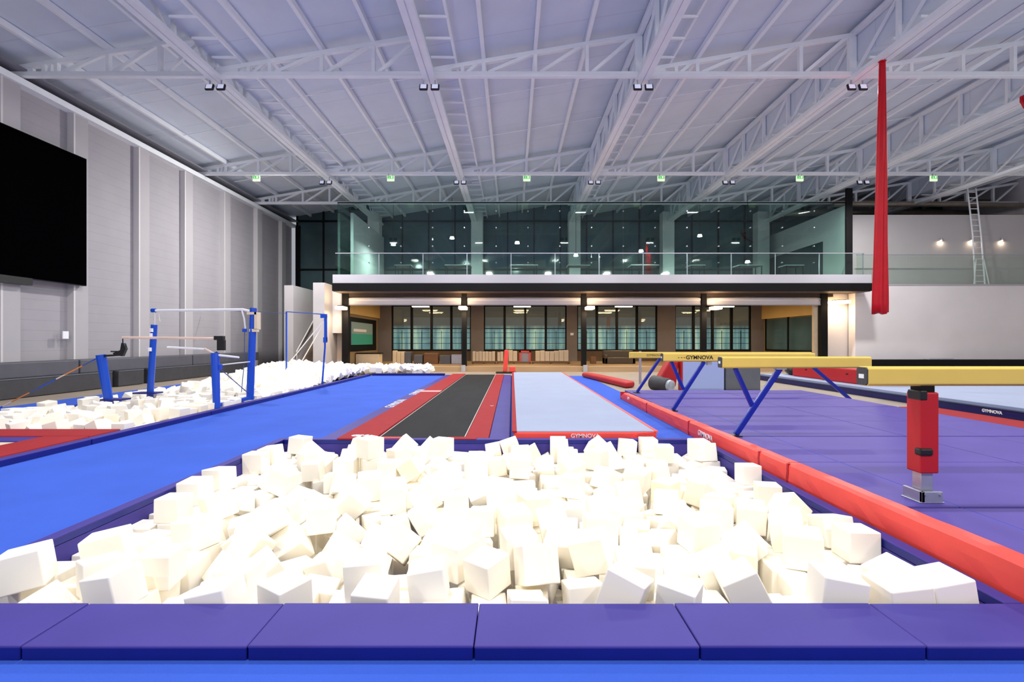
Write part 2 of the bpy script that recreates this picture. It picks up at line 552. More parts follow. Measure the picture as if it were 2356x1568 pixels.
# purlins: light channels under the sheeting
for k in range(7):
    for j in range(4):
        x_ = GX[k + 1] - .12 - 1.44 * j if j else GX[k + 1] - .28
        z_ = ZB + .42 + (x_ - GX[k]) / 5.95 * 1.0 - .03
        if j == 0 or x_ < WX + .3:
            continue
        o = MB().box(x_ - .05, x_ + .05, -2, 31.8, z_ - .16, z_ + .005).build('roof_purlin', WHITESTEEL)
        tag(o, 'white roof purlin, %s from the high side of the %s' % (ORD[j - 1], BAY[k]), 'purlin', 'white roof purlins')
    # thin sag rods crossing each bay
    for i, y_ in enumerate((11.4, 16.3, 19.4, 24.6)):
        x0, x1 = max(GX[k], WX) + .35, GX[k + 1] - .2
        zz = lambda x: ZB + .42 + (x - GX[k]) / 5.95 - .12
        o = MB().tube([(x0, y_, zz(x0)), (x1, y_, zz(x1))], .018, 5).build('sag_rod', WHITESTEEL)
        tag(o, 'thin white roof tie rod, %s, %s' % (BAY[k], ('before the nearest trusses', 'just behind nearest trusses', 'before the exit sign trusses', 'behind exit sign trusses')[i]), 'tie rod', 'thin roof tie rods')

# floodlights in pairs below the girders
for r, (y_, z_) in enumerate(((14.0, 8.56), (22.3, 8.52))):
    for k in range(1, 6):
        for s in (-1, 1):
            x_ = GX[k] + s * .16
            where = 'left' if s < 0 else 'right'
            row = 'nearest trusses' if r == 0 else 'exit sign trusses'
            t = thing('floodlight', 'black rimmed floodlight, %s of pair, %s, %s' % (where, GNAME[k], row), 'floodlight', (x_, y_, z_ - .1), 'paired roof floodlights')
            rot = Euler((math.radians(-18), 0, 0)).to_matrix()
            def rb(mbx):
                mbx.v = [tuple(rot @ (Vector(v)) + Vector((x_, y_, z_))) for v in mbx.v]
                return mbx
            rim = MB()
            rim.box(-.12, .12, -.01, .06, -.10, .10)
            ho = rb(rim).build('housing', BLACK, t, bevel=.03, seg=3)
            sub(ho, rb(B(-.085, .085, -.02, .0, -.07, .07)), 'lens', LENS, bevel=.008)
            MB().box(x_ - .015, x_ + .015, y_ + .02, y_ + .05, z_ + .08, ZB - .08).build('bracket', STEEL, t)

# green running-man exit signs below the second truss row
for j, px in enumerate((590, 899, 1212, 1521, 1840, 2148)):
    x_ = (px - 1178) * 22.3 / FPX
    z_ = 8.68
    t = thing('exit_sign', 'small lit green exit sign under the truss, %s from the left wall' % ORD[j], 'sign', (x_, 22.3, z_ - .12), 'green exit signs')
    B(x_ - .16, x_ + .16, 22.27, 22.33, z_ - .12, z_ + .12).build('housing', EXITWHITE, t, bevel=.01, seg=1)
    pn = B(x_ - .13, x_ + .13, 22.255, 22.271, z_ - .02, z_ + .1).build('panel', EXITGLOW, t)
    # running figure and door
    man = MB()
    man.box(x_ + .02, x_ + .09, 22.248, 22.256, z_ + .0, z_ + .085)
    man.tube([(x_ - .06, 22.25, z_ + .07), (x_ - .055, 22.25, z_ + .078)], .012, 6)
    man.bar((x_ - .065, 22.25, z_ + .055), (x_ - .05, 22.25, z_ + .025), .012, .014).bar((x_ - .05, 22.25, z_ + .025), (x_ - .08, 22.25, z_ - .005), .01, .01).bar((x_ - .05, 22.25, z_ + .025), (x_ - .02, 22.25, z_ + .0), .01, .01)
    sub(pn, man, 'pictogram', EXITWHITE)
    MB().box(x_ - .09, x_ - .075, 22.3, 22.22, z_ + .1, ZB + .02).box(x_ + .075, x_ + .09, 22.3, 22.33, z_ + .1, ZB + .02).build('hanger', STEEL, t)

# ------------------------------------------------------------------ balcony block
BX0, BX1 = -8.5, 17.1
slab = struct(B(BX0, BX1, 24.05, 31.8, 4.0, 4.6).build('floor', SOFFIT), 'balcony floor slab above the glazed room')
B(BX0 - .03, BX1, 23.98, 24.07, 4.25, 4.66).build('trim', FASCIA, slab)
B(BX0 - .05, BX1 + .02, 23.95, 24.09, 3.88, 4.25).build('trim', CHARCOAL, slab)
B(BX0 - .03, BX1, 24.05, 25.4, 3.86, 4.02).build('trim', SOFFIT, slab)
B(-8.4, 16.0, 25.12, 25.4, 3.7, 3.88).build('trim', SOFFIT, slab)
struct(B(-8.4, 15.8, 25.4, 31.8, 3.74, 3.9).build('ceiling', M('dim_room_ceiling', (96, 86, 76), rough=.8)), 'ceiling of the glazed room')
# frameless glass front of the upper room
gx0, gx1 = -8.48, 16.2
n_ = 16
wdt = (gx1 - gx0) / n_
ug = struct(B(gx0, gx0 + wdt - .012, 24.5, 24.52, 4.66, 8.2).build('window_2', TALLGLASS, origin=(0, 0, 0)), 'tall frameless green glass screen along the balcony')
for j in range(1, n_):
    B(gx0 + wdt * j, gx0 + wdt * (j + 1) - .012, 24.5, 24.52, 4.66, 8.2).build('pane', TALLGLASS, None, origin=(0, 0, 0)).parent = ug
ft = MB()
for j in range(1, n_):
    for z_ in (5.3, 6.1, 7.0, 7.8):
        ft.tube([(gx0 + wdt * j, 24.44, z_), (gx0 + wdt * j, 24.56, z_)], .03, 8)
o = ft.build('fitting', STEEL, None, origin=(0, 0, 0)); o.parent = ug
o = B(gx0, gx1, 24.48, 24.54, 8.2, 8.24).build('frame', CHARCOAL, None, origin=(0, 0, 0)); o.parent = ug
o = B(gx0, gx0 + .02, 24.52, 31.7, 4.66, 8.2).build('pane', TALLGLASS, None, origin=(0, 0, 0)); o.parent = ug
# white side walls of the upper room
sw = struct(B(-8.2, -8.05, 25.6, 31.7, 4.6, 8.0).build('wall_left', WHITE), 'white side wall inside the upper room, left')
sr = struct(MB().box(16.22, 16.42, 24.5, 26.3, 4.6, 8.1).box(16.22, 16.42, 26.3, 31.7, 6.7, 8.1).build('wall_right', WHITE), 'white side wall inside the upper room, right')
B(16.2, 16.5, 24.42, 24.52, 4.6, 8.9).build('frame', CHARCOAL, sr)
B(16.30, 16.36, 26.3, 31.7, 4.6, 6.7).build('pane', DKGLASS, sr)
# white columns of the upper room
for j, px in enumerate((862, 1098, 1321, 1535, 1752)):
    x_ = (px - 1178) * 31 / FPX
    o = B(x_ - .36, x_ + .36, 30.7, 31.4, 4.6, 9.4).build('round_edged_column', WHITE, bevel=.03)
    tag(o, 'white square column inside the upper glass room, %s column from the left' % ORD[j], 'column', 'columns of the upper room')
# small lamps added in the upper room where bright reflections show, also lighting it
for j, (px, py, y_) in enumerate(((905, 560, 28), (1040, 545, 27.5), (1190, 556, 27), (1325, 585, 27.5), (1475, 575, 27), (1610, 540, 28), (1720, 600, 27))):
    area('added_upper_fill_light', ((px - 1178) * y_ / FPX, y_, 1.5 - (py - 784) * y_ / FPX - .13), 150, .25, (.9, 1, .98))
    x_, z_ = (px - 1178) * y_ / FPX, 1.5 - (py - 784) * y_ / FPX
    t = thing('added_pendant_lamp', 'added small white lamp glowing inside the upper glass room, %s lamp from the left' % ORD[j], 'lamp', (x_, y_, z_ - .1), 'added lamps in the upper room')
    MB().tube([(x_, y_, z_ - .1), (x_, y_, z_ + .02)], .13, 14, .10).build('diffuser', COOLGLOW, t)
    MB().tube([(x_, y_, z_ + .02), (x_, y_, z_ + .12)], .1, 14, .03).build('cap', BLACK, t)
    MB().tube([(x_, y_, z_ + .1), (x_, y_, 9.3)], .012, 5).build('cord', BLACK, t)

# furniture silhouettes seen through the upper glass: pale tables with bright tops
for j, (px, w_) in enumerate(((930, .9), (1055, 1.4), (1205, 1.5), (1330, 1.2), (1480, 1.5), (1600, .8), (1720, 1.3), (1820, 1.0))):
    y_ = 27.2
    x_ = (px - 1178) * y_ / FPX
    t = thing('bar_table', 'white topped bar table behind the upper glass, %s table from the left' % ORD[j], 'table', (x_, y_, 4.6), 'tables in the upper room')
    B(x_ - w_ / 2, x_ + w_ / 2, y_ - .4, y_ + .4, 5.5, 5.56).build('table_top', FASCIA, t, bevel=.01, seg=1)
    for sx in (-1, 1):
        for sy in (-1, 1):
            MB().bar((x_ + sx * (w_ / 2 - .06), y_ + sy * .34, 4.6), (x_ + sx * (w_ / 2 - .06), y_ + sy * .34, 5.5), .04, .04).build('leg', CHARCOAL, t)

# glass balustrade with slim posts
nb = 12
for j in range(nb):
    xa = BX0 + .05 + (25.3) * j / nb
    xb = BX0 + .05 + (25.3) * (j + 1) / nb - .02
    t = thing('glass_balustrade', 'glass balustrade panel along the balcony edge, %s from the left' % ORD[j], 'balustrade', ((xa + xb) / 2, 24.12, 4.66), 'balcony balustrade panels')
    B(xa, xb, 24.115, 24.127, 4.66, 5.68).build('pane', GLASS, t)
    B(xa, xb + .02, 24.1, 24.145, 5.68, 5.715).build('rail', STEEL, t)
    B(xb - .03, xb + .01, 24.13, 24.16, 4.6, 5.7).build('post', STEEL, t)
for j in range(4):
    xa = 17.05 + 2.5 * j
    xb = xa + 2.48
    t = thing('glass_balustrade', 'tall glass balustrade panel on the right white wall, %s from the balcony' % ORD[j], 'balustrade', ((xa + xb) / 2, 24.95, 4.3), 'balustrade panels on the right wall')
    B(xa, xb, 24.94, 24.955, 4.3, 5.75).build('pane', GLASS, t)
    B(xa, xb + .02, 24.93, 24.965, 5.75, 5.78).build('rail', STEEL, t)

# right hand white walls
rw_ = struct(B(16.95, 27.3, 24.9, 25.4, 0, 4.3).build('wall_right', WHITE), 'white lower wall right of the balcony')
B(16.95, 27.3, 24.88, 25.0, 4.24, 4.31).build('trim', FASCIA, rw_)
struct(B(16.7, 27.3, 25.6, 25.8, 4.3, 7.9).build('wall_right', WINGWALL), 'white upper wall right of the balcony')
struct(B(15.78, 17.0, 25.5, 25.7, 0, 3.9).build('wall_right', WHITE), 'white return wall lit by the last warm lamp')
struct(B(16.7, 27.3, 25.4, 31.8, 4.2, 4.3).build('ceiling', SOFFIT), 'ledge slab behind the right white wall')
o = B(16.9, 27.2, 24.25, 24.85, 0, .6).build('wall_bench', CHARCOAL, bevel=.02)
tag(o, 'long black bench along the foot of the right white wall', 'bench')
o = B(20.2, 21.4, 24.4, 24.75, .6, .66).build('tray', FASCIA, bevel=.015)
tag(o, 'thin white tray lying on the long black bench', 'tray')
for j, (px, pz) in enumerate(((2165, 0), (2235, 0), (2305, 0))):
    x_ = (px - 1178) * 25.55 / FPX
    t = thing('wall_spotlight', 'warm wall spotlight on the upper right wall, %s from the red silk' % ORD[j], 'spotlight', (x_, 25.5, 6.6), 'spotlights on the upper right wall')
    MB().tube([(x_, 25.54, 6.6), (x_, 25.54, 6.72)], .05, 10).build('housing', STEEL, t)
    MB().tube([(x_, 25.54, 6.59), (x_, 25.54, 6.605)], .042, 10).build('lens', LAMPGLOW, t)
    area('wall_spot_light', (x_, 25.5, 6.56), 2.6, .06, (1, .78, .55), (math.radians(12), 0, 0))
    MB().box(x_ - .02, x_ + .02, 25.54, 25.61, 6.64, 6.68).build('bracket', STEEL, t)
# white access ladder leaning on the upper right wall
t = thing('ladder', 'tall white access ladder leaning between wall top and roof at far right', 'ladder', (23.5, 25.0, 4.3))
la, lb_ = Vector((23.35, 25.15, 4.3)), Vector((23.2, 25.45, 9.2))
for s in (-.21, .21):
    MB().tube([la + Vector((s * 1.15, 0, 0)), (la + lb_) / 2 + Vector((s + .06, 0, 0)), lb_ + Vector((s, 0, 0))], .035, 7).build('rail', WHITESTEEL, t)
for j in range(17):
    p = la.lerp(lb_, (j + .6) / 17.3)
    MB().tube([p + Vector((-.2, 0, 0)), p + Vector((.22, 0, 0))], .02, 6).build('rung', WHITESTEEL, t)
for s in (-.35, .4):
    MB().tube([la + Vector((s, -.05, 0)), la + Vector((s * .5, .02, 1.3))], .025, 6).build('stay', WHITESTEEL, t)
# ventilation ducts under the far right roof
for j, (x0, x1, y_, z_) in enumerate(((15.8, 27, 29.5, 9.0), (16, 27, 28.4, 9.35), (17, 27, 26.6, 8.7))):
    o = MB().tube([(x0, y_, z_), ((x0 + x1) / 2, y_ + .3, z_ + .1), (x1, y_, z_ - .05)], .2 - .03 * j, 12).build('ventilation_duct', M('dusty_duct_metal', (150, 138, 124), rough=.4, metal=.4, noise=(2, .15)), smooth=True)
    tag(o, 'brownish metal duct under the far right roof, %s duct from the back wall' % ORD[j], 'duct', 'ducts under the far right roof')

# ------------------------------------------------------------------ columns, shades, lamps of the glazed room
CY = 25.2
COLN = ['leftmost', 'second from left', 'the middle one', 'fourth from left', 'rightmost']
CXS = [-8.3, -2.38, 3.58, 9.56, 15.54]
for j, x_ in enumerate(CXS):
    t = thing('steel_column', 'slim black steel column under the balcony, %s' % COLN[j], 'column', (x_, CY, 0), 'black balcony columns')
    ww = .16 if j in (0, 4) else .12
    B(x_ - ww, x_ + ww, CY - .14, CY + .14, .25 if j else 0, 3.88).build('shaft', CHARCOAL, t)
    if 0 < j < 3:
        MB().tube([(x_, CY - .56, 0), (x_, CY - .56, .32)], .11, 14).build('base_sleeve', FASCIA, t)
for j in range(4):
    xa, xb = CXS[j] + .16, CXS[j + 1] - .16
    t = thing('roller_shade', 'white rolled window shade under the balcony, %s shade from the left' % ORD[j], 'shade', ((xa + xb) / 2, CY, 3.3), 'white roller shades under the balcony')
    MB().tube([(xa, CY + .02, 3.57), (xb, CY + .02, 3.57)], .11, 14).build('roller', SHADE, t, smooth=True)
    B(xa, xb, CY - .06, CY - .04, 3.32, 3.6).build('fabric', SHADE, t)
    B(xa, xb, CY - .08, CY - .02, 3.28, 3.33).build('bottom_rail', FASCIA, t)
for j, x_ in enumerate((-8.3, -2.38, 3.78, 9.9, 16.2)):
    y0 = 24.15 if j < 4 else 24.6
    zz = 3.1 if j < 4 else 3.42
    wd = .19 if j < 4 else .36
    t = thing('bracket_lamp', 'warm rectangular lamp under the balcony, ' + ('on the leftmost column', 'on the second column from left', 'on the middle column', 'on the fourth column from left', 'on the white wall right of the columns')[j], 'lamp', (x_, y0 + .4, zz), 'warm balcony lamps')
    B(x_ - wd, x_ + wd, y0, y0 + .72, zz - .075, zz + .075).build('diffuser', LAMPGLOW, t, bevel=.03, seg=3)
    B(x_ - wd * .6, x_ + wd * .6, y0 + .15, y0 + .6, zz + .076, zz + .12).build('housing', CHARCOAL, t)
    MB().bar((x_, y0 + .4, zz + .1), (x_ if j == 4 else CXS[j] + (.08 if x_ > CXS[j] else 0), CY - .13 if j < 4 else 25.51, zz + .1), .05, .04).build('arm', CHARCOAL, t)
    if j < 4:
        area('bracket_lamp_light', (x_, y0 + .35, zz + .16), 22, .3, (1, .72, .42), (math.pi, 0, 0))
    area('bracket_lamp_light', (x_, y0 + .35, zz - .1), 34, .3, (1, .76, .5))

# room behind: windows between pillars
def bay_window(name, x0, x1, lab, cols=4, z0=.98, z1=3.72, y=31.5):
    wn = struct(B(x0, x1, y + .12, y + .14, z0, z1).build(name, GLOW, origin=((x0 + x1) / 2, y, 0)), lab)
    f = MB()
    f.box(x0 - .04, x1 + .04, y - .06, y + .1, z0 - .1, z0).box(x0 - .04, x1 + .04, y - .06, y + .1, z1 - .06, z1)
    for c in range(cols + 1):
        xx = x0 + (x1 - x0) * c / cols
        f.box(xx - .07, xx + .07, y - .06, y + .1, z0, z1)
        if c < cols:
            xm = xx + (x1 - x0) / cols / 2
            f.box(xm - .012, xm + .012, y + .0, y + .06, z0, 2.15)
    for zz in (1.35, 1.7, 2.02):
        f.box(x0, x1, y + .0, y + .05, zz - .013, zz + .013)
    f.box(x0, x1, y - .02, y + .08, 2.26, 2.31)
    f.build('frame', CHARCOAL, wn)
    B(x0, x1, y + .02, y + .03, z0, z1).build('pane', PANE, wn)
    return wn
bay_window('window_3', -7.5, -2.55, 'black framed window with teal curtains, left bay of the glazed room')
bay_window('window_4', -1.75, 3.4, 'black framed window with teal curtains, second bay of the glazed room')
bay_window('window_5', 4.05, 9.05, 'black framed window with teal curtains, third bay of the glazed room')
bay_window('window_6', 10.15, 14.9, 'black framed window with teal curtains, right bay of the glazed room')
wbk = struct(B(-8.4, 15.8, 31.45, 31.75, .2, .88).build('wall_back', M('brown_dado', (92, 74, 54), rough=.7, noise=(2, .1))), 'brown dado under the windows')
for a, b in ((-8.4, -7.5), (-2.55, -1.75), (3.4, 4.05), (9.05, 10.15), (14.9, 15.8)):
    B(a, b, 31.3, 31.75, .2, 3.75).build('pillar', TAUPE, wbk)
# inner side walls
wli = struct(B(-8.5, -8.35, 25.4, 31.5, .2, 2.9).build('wall_left', OLIVE), 'olive beige inner wall of the glazed room, left')
B(-8.5, -8.2, 25.45, 31.3, 2.9, 3.75).build('bulkhead', CREAMWALL, wli)
B(-8.36, -8.32, 25.7, 30.9, .95, 2.75).build('frame', CHARCOAL, wli)
wri = struct(B(15.65, 15.8, 25.4, 31.5, .2, 2.9).build('wall_right', OLIVE), 'olive beige inner wall of the glazed room, right')
B(15.5, 15.8, 25.45, 31.3, 2.85, 3.75).build('bulkhead', CREAMWALL, wri)
B(15.62, 15.66, 26.1, 31.0, 1.0, 2.8).build('pane', DKGLASS, wri)
fr = MB()
for yy in (26.1, 28.5, 31.0):
    fr.box(15.58, 15.66, yy - .06, yy + .06, .9, 2.85)
fr.box(15.58, 15.66, 26.1, 31, .9, 1.0).build('frame', CHARCOAL, wri)
B(15.2, 15.5, 25.4, 25.55, .25, 3.3).build('jamb', CREAM, wri)
# warm ceiling lamps inside the glazed room
for j, (x_, y_) in enumerate(((-5.4, 27.2), (.6, 27.4), (6.6, 27.2), (12.6, 27.2), (-5.4, 29.8), (.6, 29.8), (6.6, 29.8), (12.6, 29.8))):
    t = thing('ceiling_lamp', 'long warm ceiling lamp in the glazed room, %s bay, %s row' % (ORD[j % 4], 'front' if j < 4 else 'back'), 'lamp', (x_, y_, 3.5), 'ceiling lamps in the glazed room')
    B(x_ - .5, x_ + .5, y_ - .1, y_ + .1, 3.5, 3.56).build('diffuser', LAMPGLOW, t, bevel=.015)
    B(x_ - .52, x_ + .52, y_ - .12, y_ + .12, 3.56, 3.62).build('housing', CHARCOAL, t)
    MB().box(x_ - .4, x_ - .38, y_ - .01, y_ + .01, 3.6, 3.76).box(x_ + .38, x_ + .4, y_ - .01, y_ + .01, 3.6, 3.76).build('hanger', CHARCOAL, t)
    area('ceiling_lamp_light', (x_, y_, 3.48), 52, .9, (1, .74, .44), (0, 0, 0), .2)
# two wing walls and stair between left wall and glazed room
w1 = struct(B(-11.25, -10.8, 24.9, 29.5, 0, 4.25).build('wall_left', WINGWALL), 'white wing wall nearest the left hall wall')
w2 = struct(MB().box(-9.55, -9.0, 24.2, 26.0, 0, 4.3).box(-9.55, -8.45, 25.9, 26.1, 1.95, 4.3).build('wall_left', WINGWALL), 'white wing wall beside the glazed room')
MB().prism([(-9.0, 4.3), (-9.0, 1.9), (-8.5, 1.9), (-8.5, 4.3)], 'y', 25.3, 25.5).build('lintel', WINGWALL, w2)
B(-9.0, -8.48, 25.95, 26.0, 0, 1.95).build('pane', M('pale_door_leaf', (206, 190, 180), rough=.5), w2)
st = thing('staircase', 'brown staircase with white handrails rising behind the left foam pit', 'staircase', (-10.2, 27, 0))
MB().prism([(25.0, 0), (29.2, 0), (29.2, 3.2)], 'x', -10.75, -9.6).build('stair_flight', M('brown_stair', (128, 108, 90), rough=.6, noise=(2, .1)), st)
for s in (-10.7, -9.66):
    MB().tube([(s, 25.0, .95), (s, 29.0, 4.0)], .03, 7).build('handrail', STRAP, st)
    MB().tube([(s, 25.1, 0), (s, 25.05, .97)], .025, 7).build('newel', STRAP, st)

# ------------------------------------------------------------------ front foam pit: liner, rim pads
t = thing('foam_pit_liner', 'dark purple padded inner walls of the front foam pit', 'pit liner', ((PX0 + PX1) / 2, (PY0 + PY1) / 2, -.9))
B(PX0 - .06, PX0, PY0, PY1, -.9, .0).build('side_wall', PURPLE, t)
B(PX1, PX1 + .06, PY0, PY1, -.9, .0).build('side_wall', PURPLE, t)
B(PX0, PX1, PY0 - .06, PY0, -.9, 0).build('front_wall', PURPLE, t)
B(PX0, PX1, PY1, PY1 + .06, -.9, 0).build('back_wall', PURPLE, t)
B(PX0, PX1, PY0, PY1, -.95, -.9).build('bottom', PURPLE, t)

def vinyl_pad(name, x0, x1, y0, y1, z0, z1, label, cat, group=None, top=PURPLE, side=NAVY, bev=.012):
    """padded mat: purple cover over a navy side band"""
    t = thing(name, label, cat, ((x0 + x1) / 2, (y0 + y1) / 2, z0), group)
    zs = z1 - (z1 - z0) * .12
    B(x0 + .002, x1 - .002, y0 + .002, y1 - .002, z0, zs).build('side_band', side, t, bevel=min(bev * .5, .004), seg=1)
    B(x0, x1, y0, y1, zs - .008, z1).build('cover', top, t, bevel=bev * .6, seg=2)
    return t

fb = [-.18 + 1.064 * k for k in range(-4, 5)]
fl = ['', 'leftmost in view', 'second from left', 'third from left', 'fourth from left', 'fifth from left', 'rightmost in view', '']
for k in range(len(fb) - 1):
    lab = 'purple rim pad along the near edge of the foam pit, ' + (fl[k] if fl[k] else ('just left of the view' if k == 0 else 'just right of the view'))
    vinyl_pad('rim_pad', fb[k] + .002, fb[k + 1] - .002, 2.365, PY0, 0, .068 + .003 * (k % 2), lab, 'rim pad', 'front rim pads of the foam pit')
vinyl_pad('rim_pad', PX0 - .1, PX0, PY0 + .005, 7.465, 0, .066, 'long purple rim pad along the left edge of the foam pit', 'rim pad')
vinyl_pad('rim_pad', PX1, PX1 + .1, PY0 + .005, 7.465, 0, .066, 'long purple rim pad between foam pit and red bolster', 'rim pad')
vinyl_pad('rim_pad', PX0 + .005, PX1 - .005, PY1, 7.465, 0, .066, 'long purple rim pad along the far edge of the foam pit', 'rim pad')

